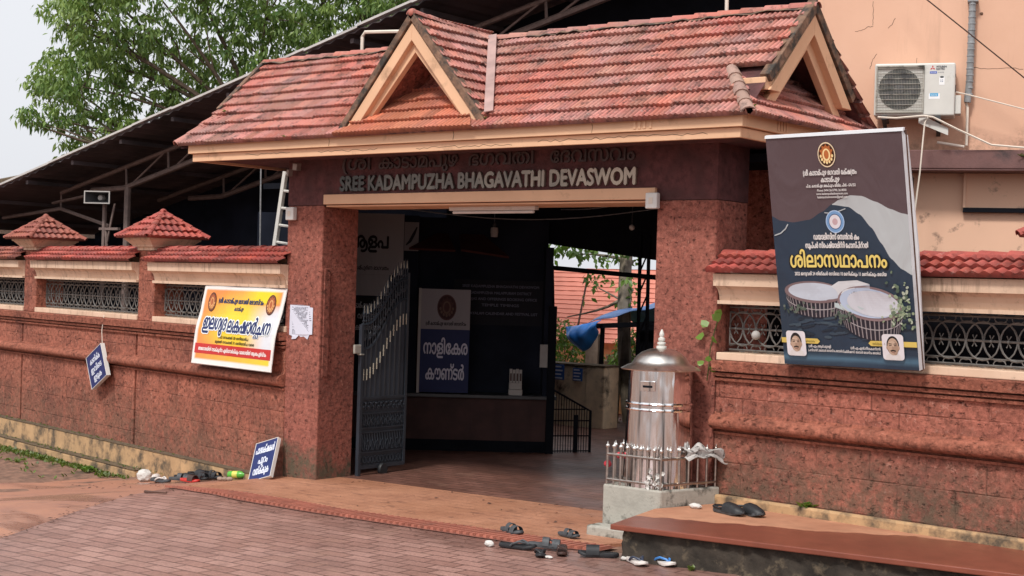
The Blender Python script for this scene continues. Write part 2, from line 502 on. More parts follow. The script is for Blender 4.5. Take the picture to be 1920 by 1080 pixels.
class MB:
    def __init__(self):
        self.v, self.f, self.mi, self.c = [], [], [], {}
        self.m = 0
        self.tint = None

    def add(self, vs, fs, tints=None):
        b = len(self.v)
        self.v += [V(p) for p in vs]
        if tints:
            for k, t in enumerate(tints):
                self.c[b + k] = t
        elif self.tint:
            for k in range(len(vs)):
                self.c[b + k] = self.tint
        for f in fs:
            self.f.append([b + i for i in f])
            self.mi.append(self.m)
        return self

    def box(self, fr, a0, a1, b0, b1, c0, c1):
        p = [fr(a, b, c) for c in (c0, c1) for b in (b0, b1) for a in (a0, a1)]
        return self.add(p, [(0, 1, 3, 2), (4, 6, 7, 5), (0, 4, 5, 1), (2, 3, 7, 6), (0, 2, 6, 4), (1, 5, 7, 3)])

    def prof(self, fr, pr, a0, a1):
        """closed profile [(b, c)] extruded along a"""
        n = len(pr)
        p = [fr(a0, b, c) for b, c in pr] + [fr(a1, b, c) for b, c in pr]
        fs = [(i, (i + 1) % n, n + (i + 1) % n, n + i) for i in range(n)]
        return self.add(p, fs + [tuple(range(n)), tuple(range(2 * n - 1, n - 1, -1))])

    def prism(self, pts, d):
        """polygon (3D points) thickened by vector d"""
        n = len(pts)
        d = V(d)
        p = [V(q) for q in pts] + [V(q) + d for q in pts]
        fs = [(i, (i + 1) % n, n + (i + 1) % n, n + i) for i in range(n)]
        return self.add(p, fs + [tuple(range(n)), tuple(range(2 * n - 1, n - 1, -1))])

    def tube(self, pts, r, n=6, r2=None, closed=False):
        pts = [V(p) for p in pts]
        m = len(pts)
        rings = []
        up = V((.13, .21, .97))
        for i, p in enumerate(pts):
            if closed:
                d = pts[(i + 1) % m] - pts[i - 1]
            else:
                d = pts[min(i + 1, m - 1)] - pts[max(i - 1, 0)]
            d.normalize()
            x = d.cross(up)
            if x.length < .08:
                x = d.cross(V((1, .1, 0)))
            x.normalize()
            y = d.cross(x)
            rr = r if r2 is None else r + (r2 - r) * i / max(1, m - 1)
            rings.append([p + (x * cos(2 * pi * k / n) + y * sin(2 * pi * k / n)) * rr for k in range(n)])
        vs = [q for rg in rings for q in rg]
        fs = []
        for i in range(m if closed else m - 1):
            j = (i + 1) % m
            for k in range(n):
                fs.append((i * n + k, i * n + (k + 1) % n, j * n + (k + 1) % n, j * n + k))
        if not closed:
            fs += [tuple(range(n)), tuple((m - 1) * n + k for k in range(n))]
        return self.add(vs, fs)

    def lathe(self, c, pr, n=24, axis=None):
        c = V(c)
        q = V((0, 0, 1)).rotation_difference(V(axis)) if axis is not None else None
        vs, fs = [], []
        for r, z in pr:
            for k in range(n):
                p = V((r * cos(2 * pi * k / n), r * sin(2 * pi * k / n), z))
                vs.append(c + (q @ p if q else p))
        for i in range(len(pr) - 1):
            for k in range(n):
                fs.append((i * n + k, i * n + (k + 1) % n, (i + 1) * n + (k + 1) % n, (i + 1) * n + k))
        fs += [tuple(range(n)), tuple((len(pr) - 1) * n + k for k in range(n))]
        return self.add(vs, fs)

    def ball(self, c, r, n=10, sq=(1, 1, 1)):
        vs, fs = [], []
        m = max(4, n // 2 + 1)
        for i in range(m + 1):
            th = pi * i / m
            for k in range(n):
                vs.append(V(c) + V((r * sq[0] * sin(th) * cos(2 * pi * k / n), r * sq[1] * sin(th) * sin(2 * pi * k / n), r * sq[2] * cos(th))))
        for i in range(m):
            for k in range(n):
                fs.append((i * n + k, i * n + (k + 1) % n, (i + 1) * n + (k + 1) % n, (i + 1) * n + k))
        return self.add(vs, fs)

    def build(self, name, mats, parent=None, smooth=False, bevel=0.0, recalc=True, wn=False):
        me = bpy.data.meshes.new(name)
        off = V((0, 0, 0))
        if parent is not None:
            p = parent
            while p is not None:
                off += p.location
                p = p.parent
        me.from_pydata([tuple(q - off) for q in self.v], [], self.f)
        if not isinstance(mats, (list, tuple)):
            mats = [mats]
        for m in mats:
            me.materials.append(MT[m] if isinstance(m, str) else m)
        me.polygons.foreach_set('material_index', self.mi)
        if self.c:
            at = me.color_attributes.new('tint', 'FLOAT_COLOR', 'POINT')
            buf = []
            for i in range(len(self.v)):
                t = self.c.get(i, (1, 1, 1))
                buf += [t[0], t[1], t[2], 1.0]
            at.data.foreach_set('color', buf)
        if recalc:
            bm = bmesh.new()
            bm.from_mesh(me)
            bmesh.ops.recalc_face_normals(bm, faces=bm.faces)
            bm.to_mesh(me)
            bm.free()
        if smooth:
            me.polygons.foreach_set('use_smooth', [True] * len(me.polygons))
            me.set_sharp_from_angle(angle=rad(42))
        me.update()
        o = bpy.data.objects.new(name, me)
        COL.objects.link(o)
        if parent is not None:
            o.parent = parent
        if bevel:
            b = o.modifiers.new('bevel', 'BEVEL')
            b.width = bevel
            b.segments = 2
            b.limit_method = 'ANGLE'
            b.angle_limit = rad(50)
        return o


def tag(o, label, cat, group=None):
    o['label'] = label
    o['category'] = cat
    if group:
        o['group'] = group
    return o


def thing(name, loc, label, cat, group=None):
    o = bpy.data.objects.new(name, None)
    o.empty_display_size = .1
    COL.objects.link(o)
    o.location = loc
    return tag(o, label, cat, group)


def struct(o, kind='structure'):
    o['kind'] = kind
    return o


def tiles(mb, O, U, Vv, poly, pitch=.042, course=.145, amp=.012, lift=.030, sub=6, seed=1, tone=(.72, 1.15), thick=0.0):
    """corrugated overlapping tile courses over a convex polygon [(u, v)] of the plane O + U u + V v"""
    rnd = random.Random(seed)
    U, Vv, O = V(U).normalized(), V(Vv).normalized(), V(O)
    N = U.cross(Vv).normalized()
    if N.z < 0:
        N = -N
    shape = [0, .50, .92, 1.0, .62, .05]
    us, vs_ = [p[0] for p in poly], [p[1] for p in poly]
    u0, u1, v0, v1 = min(us), max(us), min(vs_), max(vs_)
    bm = bmesh.new()
    lay = bm.verts.layers.float_color.new('tint')
    nc = int((u1 - u0) / pitch * sub) + 2
    r = 0
    v = v0
    while v < v1 - 1e-4:
        ve = min(v + course, v1)
        sh = rnd.uniform(-.25, .25) * pitch
        tones = {}
        slip = {}
        rows = []
        for lev, (vv, hh) in enumerate([(v + .001, -.004), (v, lift), (ve + .004, .001)]):
            row = []
            for i in range(nc):
                u = u0 + i * pitch / sub
                ph = ((u - u0 + sh) / pitch)
                k = int(math.floor(ph / 3))
                fr = ph - math.floor(ph)
                x = fr * sub
                a, b = int(x) % sub, (int(x) + 1) % sub
                s = shape[a] * (1 - (x - int(x))) + shape[b] * (x - int(x))
                if k not in tones:
                    g = rnd.uniform(*tone)
                    tones[k] = (g * rnd.uniform(.94, 1.06), g, g * rnd.uniform(.92, 1.08), 1)
                    slip[k] = rnd.uniform(-.005, .004) * (1 if rnd.random() < .93 else 4)
                jit = (tones[k][0] - 1) * .022
                vs2 = vv + (slip[k] if lev < 2 and r else 0)
                h = hh + (amp * s if lev else 0) + (jit if lev == 1 else 0)
                bv = bm.verts.new(O + U * u + Vv * vs2 + N * h)
                q_ = .70 + .50 * s if lev else .5      # bleached crests, dirty grooves; roll highlights and shade painted in too
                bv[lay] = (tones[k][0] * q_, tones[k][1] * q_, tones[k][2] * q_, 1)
                row.append(bv)
            rows.append(row)
        for a, b in ((0, 1), (1, 2)):
            for i in range(nc - 1):
                bm.faces.new((rows[a][i], rows[a][i + 1], rows[b][i + 1], rows[b][i]))
        v += course
        r += 1
    n = len(poly)
    area = sum(poly[i][0] * poly[(i + 1) % n][1] - poly[(i + 1) % n][0] * poly[i][1] for i in range(n))
    sgn = 1 if area > 0 else -1
    for i in range(n):
        p, q = poly[i], poly[(i + 1) % n]
        du, dv = q[0] - p[0], q[1] - p[1]
        no = (U * dv - Vv * du) * sgn
        if no.length < 1e-6:
            continue
        eps = no.normalized() * .0008
        bmesh.ops.bisect_plane(bm, geom=bm.verts[:] + bm.edges[:] + bm.faces[:], plane_co=O + U * p[0] + Vv * p[1] + eps, plane_no=no, clear_outer=True)
    bm.verts.index_update()
    mb.add([w.co.copy() for w in bm.verts], [[w.index for w in f.verts] for f in bm.faces], [tuple(w[lay])[:3] for w in bm.verts])
    bm.free()
    return mb


def ridge(mb, p0, p1, r=.05, seg=.2, up=(0, 0, 1), seed=3, tone=(.75, 1.1)):
    """row of overlapping half-round ridge tiles"""
    rnd = random.Random(seed)
    p0, p1 = V(p0), V(p1)
    d = p1 - p0
    L = d.length
    d.normalize()
    x = d.cross(V(up)).normalized()
    z = x.cross(d).normalized()
    n = max(1, round(L / seg))
    for i in range(n):
        a, b = p0 + d * (L * i / n), p0 + d * (L * (i + 1) / n + .02)
        g = rnd.uniform(*tone)
        vs = []
        ra, rb = r * rnd.uniform(1.06, 1.16), r * .86
        for (c, rr, ofs) in ((a, rr_ := ra * .8, 0), (a, ra, 0), (b, rb, 0)):
            for k in range(7):
                th = pi * (k / 6)
                vs.append(c + x * cos(th) * rr * 1.15 + z * (sin(th) * rr - .012))
        fs = []
        for q in range(2):
            for k in range(6):
                fs.append((q * 7 + k, q * 7 + k + 1, q * 7 + 8 + k, q * 7 + 7 + k))
        mb.add(vs, fs, [(g, g * rnd.uniform(.95, 1.05), g)] * 21)
    return mb


# ------------------------------------------------------------------ lettering
_tc = {}


def glyph_polys(txt):
    """outlines of a line of text at size 1: list of (outer, [holes]) in 2D, and the width"""
    if txt in _tc:
        return _tc[txt]
    cu = bpy.data.curves.new('tmp_text', 'FONT')
    cu.body = txt
    cu.resolution_u = 3
    ob = bpy.data.objects.new('tmp_text', cu)
    COL.objects.link(ob)
    dg = bpy.context.evaluated_depsgraph_get()
    dg.update()
    c2 = ob.evaluated_get(dg).to_curve(dg)
    polys = []
    for sp in c2.splines:
        pts = []
        if sp.type == 'BEZIER':
            bp = sp.bezier_points
            for i in range(len(bp)):
                a, b = bp[i], bp[(i + 1) % len(bp)]
                P0, P1, P2, P3 = a.co, a.handle_right, b.handle_left, b.co
                straight = (P1 - P0).length < 1e-5 and (P2 - P3).length < 1e-5
                ns = 1 if straight else 3
                for k in range(ns):
                    t = k / ns
                    p = P0 * (1 - t) ** 3 + P1 * 3 * t * (1 - t) ** 2 + P2 * 3 * t * t * (1 - t) + P3 * t ** 3
                    pts.append((p.x, p.y))
        else:
            pts = [(p.co.x, p.co.y) for p in sp.points]
        cl = []
        for p in pts:
            if not cl or abs(p[0] - cl[-1][0]) + abs(p[1] - cl[-1][1]) > 1e-4:
                cl.append(p)
        if len(cl) > 2:
            polys.append(cl)
    ob.to_curve_clear() if hasattr(ob, 'to_curve_clear') else None
    bpy.data.objects.remove(ob)
    bpy.data.curves.remove(cu)

    def area(p):
        return sum(p[i][0] * p[(i + 1) % len(p)][1] - p[(i + 1) % len(p)][0] * p[i][1] for i in range(len(p))) / 2

    def inside(pt, p):
        r = False
        for i in range(len(p)):
            a, b = p[i], p[i - 1]
            if (a[1] > pt[1]) != (b[1] > pt[1]) and pt[0] < (b[0] - a[0]) * (pt[1] - a[1]) / (b[1] - a[1]) + a[0]:
                r = not r
        return r
    res = []
    if polys:
        ar = [area(p) for p in polys]
        outs, holes = [], []
        for k, p in enumerate(polys):
            own = [q for q in range(len(polys)) if q != k and abs(ar[q]) > abs(ar[k]) and ar[q] * ar[k] < 0 and inside(p[0], polys[q])]
            if ar[k] * max(ar, key=abs) > 0 and not any(ord(ch) < 128 and (ch.isalnum() or ch == '(') for ch in txt):
                own = []                # a stroke that starts inside a counter is still a stroke
            if own:
                holes.append((k, min(own, key=lambda q: abs(ar[q]))))
            elif any(ord(ch) < 128 and (ch.isalnum() or ch == '(') for ch in txt) or ar[k] * max(ar, key=abs) > 0:
                outs.append(k)
        idx = {}
        for k in outs:
            idx[k] = len(res)
            res.append((polys[k], []))
        for k, q in holes:
            if q in idx:
                res[idx[q]][1].append(polys[k])
        w = max(p[0] for q in polys for p in q)
    else:
        w = 0
    _tc[txt] = (res, w)
    return _tc[txt]


def fill(loops):
    """triangles of an outline with holes; outlines that cross themselves are nudged until their area comes out right"""
    ar = lambda p: abs(sum(p[i - 1][0] * p[i][1] - p[i][0] * p[i - 1][1] for i in range(len(p)))) / 2
    want = ar(loops[0]) - sum(ar(q) for q in loops[1:])
    flat = [p for q in loops for p in q]
    rj = random.Random(1)
    best, err = [], 1e9
    for k in range(14):
        j = 0 if k == 0 else .0006 * k
        tr = tessellate_polygon([[V((p[0] + rj.uniform(-j, j), p[1] + rj.uniform(-j, j), 0)) for p in q] for q in loops])
        got = sum(ar([flat[i] for i in t]) for t in tr)
        if abs(got - want) < err:
            best, err = list(tr), abs(got - want)
        if err < .02 * want:
            break
    return best


def text(mb, fmap, txt, x, y, h, bold=0.0, align='c', width=None, col=None, layer=.001, depth=0.0, xs=1.0):
    """lettering laid on fmap(x, y, out); x, y in the frame's own units; h = size; width = fit to this width"""
    polys, w = glyph_polys(txt)
    if not polys or w <= 0:
        return
    sx = (width / w) if width else h * xs
    sy = h
    x0 = {'c': x - w * sx / 2, 'l': x, 'r': x - w * sx}[align]
    if col:
        mb.tint = col
    if bold > .06:
        sh = [(0, 0)] + [(bold * cos(pi * k / 4), bold * sin(pi * k / 4)) for k in range(8)]
    elif bold:
        sh = [(0, 0), (bold, 0), (-bold, 0), (0, bold), (0, -bold)]
    else:
        sh = [(0, 0)]
    for gi, (o, hs_) in enumerate(polys):
        loops = [o] + hs_
        flat = [p for q in loops for p in q]
        tris = fill(loops)
        for si, (ox, oy) in enumerate(sh):
            top = layer + depth + (gi % 4) * .00004 + si * .00017
            ax, ay = x0 + ox * sy * (sx / sy) ** .5, y + oy * sy
            P = [fmap(ax + p[0] * sx, ay + p[1] * sy, top) for p in flat]
            mb.add(P, list(tris))
            if depth:
                Q = [fmap(ax + p[0] * sx, ay + p[1] * sy, layer) for p in flat]
                base = 0
                for q in loops:
                    n = len(q)
                    mb.add(P[base:base + n] + Q[base:base + n], [(k, (k + 1) % n, n + (k + 1) % n, n + k) for k in range(n)])
                    base += n


def shape(mb, fmap, pts, col, layer):
    mb.tint = col
    tris = tessellate_polygon([[V((p[0], p[1], 0)) for p in pts]])
    mb.add([fmap(p[0], p[1], layer) for p in pts], tris)


def ell(cx, cy, rx, ry, n=24, a0=0, a1=2 * pi, rot=0):
    full = abs(a1 - a0 - 2 * pi) < 1e-6
    out = []
    for k in range(n if full else n + 1):
        t = a0 + (a1 - a0) * k / n
        x, y = rx * cos(t), ry * sin(t)
        out.append((cx + x * cos(rot) - y * sin(rot), cy + x * sin(rot) + y * cos(rot)))
    return out


def strip(pts, w):
    """2D ribbon polygon following pts"""
    L, R_ = [], []
    for i, p in enumerate(pts):
        a, b = pts[max(0, i - 1)], pts[min(len(pts) - 1, i + 1)]
        d = V((b[0] - a[0], b[1] - a[1]))
        d.normalize()
        ww = w(i / (len(pts) - 1)) if callable(w) else w
        L.append((p[0] - d.y * ww / 2, p[1] + d.x * ww / 2))
        R_.append((p[0] + d.y * ww / 2, p[1] - d.x * ww / 2))
    return L + R_[::-1]


def emblem(mb, fmap, cx, cy, rx, ry, layer, rnd, rim=(245, 225, 190), dark=(70, 40, 25), mid=(190, 110, 60), lite=(250, 225, 165)):
    shape(mb, fmap, ell(cx, cy, rx, ry, 28), lin(rim), layer)
    shape(mb, fmap, ell(cx, cy, rx * .9, ry * .9, 28), lin(dark), layer + .0004)
    shape(mb, fmap, ell(cx, cy + ry * .05, rx * .62, ry * .66, 20), lin(mid), layer + .0008)
    shape(mb, fmap, ell(cx, cy + ry * .0, rx * .44, ry * .5, 20), lin(lite), layer + .0012)
    shape(mb, fmap, ell(cx, cy + ry * .02, rx * .28, ry * .36, 16), lin(mid), layer + .0016)
    for k in range(7):
        a = -pi * .95 + k * pi * .9 / 6
        shape(mb, fmap, ell(cx + rx * .66 * cos(a), cy + ry * .62 * sin(a), rx * .12, ry * .13, 8), lin(lite), layer + .0016)
    for k in range(5):
        a = pi * .15 + k * pi * .7 / 4
        shape(mb, fmap, ell(cx + rx * .72 * cos(a), cy + ry * .72 * sin(a), rx * .09, ry * .12, 8), lin(mid), layer + .0016)


# ------------------------------------------------------------------ ground
def gh(x):
    if x > .3:
        return .012 * (min(x, 12) - .3)
    t = min(max((.3 - x) / 3.7, 0), 1)
    return -.33 * t * t * (3 - 2 * t)


def sheet(name, poly, mat, off, zf=None, cuts=None, skirt=0.0):
    bm = bmesh.new()
    f = bm.faces.new([bm.verts.new((x, y, 0)) for x, y in poly])
    for x in (cuts or [-3.2 + .22 * k for k in range(18)]):
        bmesh.ops.bisect_plane(bm, geom=bm.verts[:] + bm.edges[:] + bm.faces[:], plane_co=(x, 0, 0), plane_no=(1, 0, 0))
    bmesh.ops.triangulate(bm, faces=bm.faces[:])
    for w in bm.verts:
        w.co.z = (zf or gh)(w.co.x) + off
    bmesh.ops.recalc_face_normals(bm, faces=bm.faces)
    if bm.faces[:] and sum(f.normal.z for f in bm.faces) < 0:
        bmesh.ops.reverse_faces(bm, faces=bm.faces)
    if skirt:
        g = bmesh.ops.extrude_edge_only(bm, edges=[e for e in bm.edges if e.is_boundary])
        for w in g['geom']:
            if isinstance(w, bmesh.types.BMVert):
                w.co.z -= skirt
    me = bpy.data.meshes.new(name)
    bm.to_mesh(me)
    bm.free()
    me.materials.append(MT[mat])
    o = bpy.data.objects.new(name, me)
    COL.objects.link(o)
    return o


# one soil sheet to the horizon, a little lumpy on the verge at the left
gx = [-300, -120, -50, -25, -15] + [-10 + .25 * k for k in range(60)] + [6, 8, 12, 25, 60, 150, 300]
gy = [-300, -120, -50, -25, -12, -8] + [-5 + .25 * k for k in range(45)] + [8, 10, 14, 25, 60, 150, 300]
mb = MB()
rg = random.Random(5)
vs = []
for y in gy:
    for x in gx:
        d = y - sa / ca * (-.45 - x) if x < -.45 else y - .1
        t = min(max((d + .05) / .3, 0), 1)
        lump = rg.uniform(-.022, .022) if (x < -2.6 and y < 1.6 and x > -9) else 0
        zz = (gh(x) - .012 + lump) * (1 - t) + (-.035) * t
        if x > 4.05 and y > -1.2:
            zz = min(zz, .0)
        vs.append((x, y, zz))
nx_ = len(gx)
mb.add(vs, [(j * nx_ + i, j * nx_ + i + 1, (j + 1) * nx_ + i + 1, (j + 1) * nx_ + i) for j in range(len(gy) - 1) for i in range(nx_ - 1)])
struct(mb.build('ground', 'soil', smooth=True))

struct(sheet('street_paving', [(-.80, -.95), (-.52, -1.53), (.21, -2.67), (.78, -3.57), (2.6, -6.5), (5, -10.5), (16, -11), (16, -.9), (4.3, -.95),
                               (3.9, -1.14), (3.42, -1.30), (2.4, -1.32), (1.21, -1.33), (.53, -1.30), (-.2, -1.18)], 'paver', .0))
struct(sheet('concrete_path', [(-1.95, .18), (-2.35, .26), (-2.73, .30), (-3.05, .31), (-3.28, .0), (-3.33, -.5), (-3.6, -.9), (-5.5, -2.4), (-6, -7), (2.9, -7),
                               (.78, -3.57), (.21, -2.67), (-.52, -1.53), (-.80, -.95), (-.40, -.90), (-.44, -.40), (-.6, -.05), (-1.2, .05)], 'path', -.004))
zap = lambda x: gh(x) if x > .3 else (x - .3) * .028
struct(sheet('gate_apron', [(-.52, -.97), (-.3, -1.01), (.25, -.99), (.8, -.98), (1.4, -1.06), (2.6, -1.0), (3.72, -.97), (3.9, -.6), (3.96, .02), (3.45, .06), (3.45, .30), (0.0, .30), (0.0, .02), (-.44, .02), (-.46, -.35)],
             'apron', .010, zap, skirt=.14))
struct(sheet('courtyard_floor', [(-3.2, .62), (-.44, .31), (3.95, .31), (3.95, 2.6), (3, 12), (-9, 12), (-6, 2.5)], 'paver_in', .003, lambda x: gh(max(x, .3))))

# drain cover: strip with cross ribs
dr_top = [(-.85, -.93), (-.37, -1.01), (.25, -.99), (.8, -.98), (1.4, -1.06), (2.6, -1.0), (3.85, -.97)]
dr_bot = [(-.85, -.96), (-.2, -1.19), (.53, -1.31), (1.21, -1.34), (2.4, -1.33), (3.42, -1.31), (3.85, -1.18)]


def lerp_line(L, x):
    for a, b in zip(L[:-1], L[1:]):
        if x <= b[0]:
            t = (x - a[0]) / (b[0] - a[0])
            return a[1] + (b[1] - a[1]) * max(0, t)
    return L[-1][1]


drain = thing('drain_cover', (1.2, -1.15, 0), 'red ribbed concrete drain cover running along the edge of the gate apron', 'drain cover')
mb, mr = MB(), MB()
xs_ = [-.85 + .0587 * k for k in range(81)]
for i in range(80):
    x0, x1 = xs_[i], xs_[i + 1]
    mb.add([(x0, lerp_line(dr_bot, x0) - .004, gh(x0) + .006), (x1, lerp_line(dr_bot, x1) - .004, gh(x1) + .006), (x1, lerp_line(dr_top, x1) + .01, gh(x1) + .006), (x0, lerp_line(dr_top, x0) + .01, gh(x0) + .006)], [(0, 1, 2, 3)])
    yb, yt = lerp_line(dr_bot, x0), lerp_line(dr_top, x0)
    yb, yt = yb + (yt - yb) * .08, yb + (yt - yb) * .80
    z = gh(x0) + .006
    sl = .02
    mr.add([(x0, yb, z), (x0 + .032, yb, z), (x0 + .032 + sl, yt, z), (x0 + sl, yt, z), (x0 + .005, yb, z + .018), (x0 + .027, yb, z + .018), (x0 + .027 + sl, yt, z + .018), (x0 + .005 + sl, yt, z + .018)],
           [(0, 1, 5, 4), (1, 2, 6, 5), (2, 3, 7, 6), (3, 0, 4, 7), (4, 5, 6, 7)])
mb.build('channel_slab', 'drain_dark', drain)
o = mr.build('ribs', 'drain_red', drain)

# ------------------------------------------------------------------ entrance gateway
gate = thing('entrance_gateway', (1.75, .22, 0), 'wide red laterite gateway with tiled gabled roof and metal lettering over the opening', 'gateway')


def pillar(x0, x1, y1=.44):
    m = MB()
    m.box(W, x0, x1, .0, y1, -.25, 2.40)
    return m.build('pillar', 'laterite_p', gate, bevel=.012)


pillar(-.45, 0.0)
pillar(3.45, 3.95)
m = MB()   # vertical cover strips with broken ends on the inner corners
m.box(G, 3.955, 3.985, .03, 1.86, -.12, .02)
m.build('corner_strip', 'laterite_p', gate, bevel=.006)
m = MB()
m.box(W, .001, .012, .03, .10, .9, 1.85)
m.build('corner_strip', 'laterite_p', gate, bevel=.006)
m = MB()
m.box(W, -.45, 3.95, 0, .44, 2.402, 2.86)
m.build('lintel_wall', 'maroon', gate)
m = MB()
m.box(G, .03, 3.45, 2.405, 2.49, .002, .035)
m.box(W, .03, 3.45, .002, .438, 2.385, 2.4)
m.build('lintel_band', 'cream', gate, bevel=.004)
# the two lines of letters
m = MB()
words = 'SREE KADAMPUZHA BHAGAVATHI DEVASWOM'
text(m, G, words, 1.74, 2.522, .172, bold=.040, width=3.05, layer=.004, depth=.022)
m.build('lettering', 'letter', gate)
m = MB()
for t_, xc, w_ in (('(ശീ', .39, .34), ('കാടാമ്പുഴ', 1.10, .88), ('ഭഗവതി', 1.98, .66), ('േദവസ്വം', 2.86, .78)):
    text(m, G, t_, xc, 2.70, .16, bold=.012, width=w_, layer=.004, depth=.014)
m.build('lettering', 'letter_dark', gate)
# eaves box: fascia in two steps, soffit
XL, XR, YF, YB = -1.24, 4.42, -.50, 1.50
m = MB()
m.box(W, XL, XR, YF, YF + .06, 2.845, 2.935)
m.box(W, XL + .03, XR - .03, YF + .03, YF + .06, 2.775, 2.842)
m.box(W, XR - .06, XR, YF + .062, YB, 2.847, 2.937)
m.box(W, XR - .06, XR - .03, YF + .062, YB, 2.777, 2.842)
m.box(W, XL, XL + .06, YF + .062, YB, 2.847, 2.937)
m.box(W, XL + .03, XL + .06, YF + .062, YB, 2.777, 2.842)
m.box(W, XL + .06, XR - .06, YB - .06, YB, 2.777, 2.935)
for k, x in enumerate((3.56, 3.60, 3.64, 3.69)):
    m.box(W, x, x + .022, YF - .006, YF - .0005, 2.86, 2.93)
for k, y in enumerate((-.02, .02, .06, .10, .62, .66, .70, .74)):
    m.box(W, XR + .0005, XR + .006, y, y + .024, 2.86, 2.93)
m.build('fascia', 'cream', gate, bevel=.004)
m = MB()
rn = random.Random(6)
for x0, x1, zc in ((-.5, .1, 2.815), (.4, 1.15, 2.81), (1.5, 2.5, 2.80), (2.7, 4.2, 2.812)):
    n = int((x1 - x0) / .04)
    m.tube([W(x0 + .04 * k, YF + .0295, zc + rn.uniform(-.010, .010)) for k in range(n)], .0018, 4)
for x in (.55, 1.9, 3.2):
    m.tube([W(x, YF - .0005, 2.93), W(x + .012, YF - .0005, 2.89), W(x + .004, YF - .0005, 2.85)], .002, 4)
m.build('plaster_crack', 'verge', gate)
m = MB()
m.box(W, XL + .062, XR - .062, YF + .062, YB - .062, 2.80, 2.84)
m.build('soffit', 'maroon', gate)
# back columns under the rear eave
m = MB()
m.box(W, 3.55, 3.9, 1.1, 1.4, -.1, 2.8)
m.build('rear_pillar', 'laterite_p', gate)

# main roof
EY, EZ, RY, RZ = -.54, 2.915, .50, 3.80
slope = V((0, RY - EY, RZ - EZ))
SL = slope.length
sv = slope.normalized()
nrm = V((0, -(RZ - EZ), RY - EY)).normalized()
RXL, RXR = -1.32, 4.40
m = MB()
CO = SL / 9
hipv = CO * 4
# front slope: u = x from -1.42, v up the slope; the right corner is hipped below the gable
O = V((-1.42, EY, EZ))
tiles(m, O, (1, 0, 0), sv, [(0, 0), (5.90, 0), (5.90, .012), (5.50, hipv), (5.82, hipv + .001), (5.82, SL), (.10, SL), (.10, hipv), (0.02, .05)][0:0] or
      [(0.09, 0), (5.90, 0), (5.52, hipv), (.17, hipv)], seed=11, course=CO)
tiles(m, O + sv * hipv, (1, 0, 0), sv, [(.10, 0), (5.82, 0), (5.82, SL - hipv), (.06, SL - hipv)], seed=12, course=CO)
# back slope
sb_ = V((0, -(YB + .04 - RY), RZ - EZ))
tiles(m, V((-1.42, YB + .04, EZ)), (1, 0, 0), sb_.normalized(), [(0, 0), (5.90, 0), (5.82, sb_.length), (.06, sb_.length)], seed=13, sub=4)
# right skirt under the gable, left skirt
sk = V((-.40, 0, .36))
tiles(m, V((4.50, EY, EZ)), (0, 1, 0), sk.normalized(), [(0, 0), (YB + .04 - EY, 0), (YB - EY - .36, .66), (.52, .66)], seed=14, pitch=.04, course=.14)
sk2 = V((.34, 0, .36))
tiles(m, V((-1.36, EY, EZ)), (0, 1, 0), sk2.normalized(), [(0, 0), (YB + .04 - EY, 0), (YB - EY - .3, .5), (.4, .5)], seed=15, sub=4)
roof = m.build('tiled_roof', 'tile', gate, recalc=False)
m = MB()     # fresh orange tiles sheltered inside the gablet
tiles(m, V((.66, EY - .012, EZ)) + nrm * .012, (1, 0, 0), sv, [(0, 0), (1.48, 0), (1.05, .60), (.42, .60)], seed=16)
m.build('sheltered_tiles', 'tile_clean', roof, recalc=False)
m = MB()     # closed underside boards
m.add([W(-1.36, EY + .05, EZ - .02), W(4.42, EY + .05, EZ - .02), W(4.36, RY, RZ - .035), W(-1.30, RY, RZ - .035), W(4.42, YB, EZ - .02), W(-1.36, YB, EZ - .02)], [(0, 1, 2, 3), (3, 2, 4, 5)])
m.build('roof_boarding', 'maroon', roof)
m = MB()
ridge(m, (-1.36, RY, RZ + .005), (1.35, RY, RZ + .005), r=.045, seg=.2, seed=4)
ridge(m, (1.45, RY, RZ + .005), (4.42, RY, RZ + .005), r=.045, seg=.2, seed=5)
m.build('ridge_tiles', 'tile', roof, smooth=True, recalc=False)
m = MB()     # mortar bed under the ridge
rn = random.Random(15)
for x0, x1 in ((-1.33, .95), (1.85, 4.36)):
    n = int((x1 - x0) / .07)
    vs = []
    for k in range(n + 1):
        x = x0 + (x1 - x0) * k / n
        vs += [V((x, RY - .005, RZ + .02)), V((x, RY - .06 - rn.uniform(-.004, .022), RZ - .025 - rn.uniform(-.004, .018)))]
        vs[-1] += nrm * .016
    m.add(vs, [(2 * k, 2 * k + 1, 2 * k + 3, 2 * k + 2) for k in range(n)])
m.build('ridge_mortar', 'verge', roof)
for p0, p1, r_, sg, mt in (((4.49, EY, EZ + .02), (4.10, -.10, 3.30), .042, .135, 'hip_grey'), ((-1.36, EY - .01, EZ + .02), (-1.22, -.10, 3.28), .036, .15, 'tile'), ((4.50, YB + .04, EZ + .02), (4.12, 1.08, 3.28), .042, .15, 'tile')):
    m = MB()
    ridge(m, p0, p1, r=r_, seg=sg, seed=6, tone=(.8, 1.2))
    m.build('hip_tiles', mt, roof, smooth=True, recalc=False)
# left verge strip
m = MB()
a, b = V((-1.30, -.12, 3.27)), V((-1.37, RY, RZ + .01))
m.prism([a, a + V((.05, 0, 0)), b + V((.05, 0, 0)), b], nrm * .035)
m.build('verge', 'verge', roof)


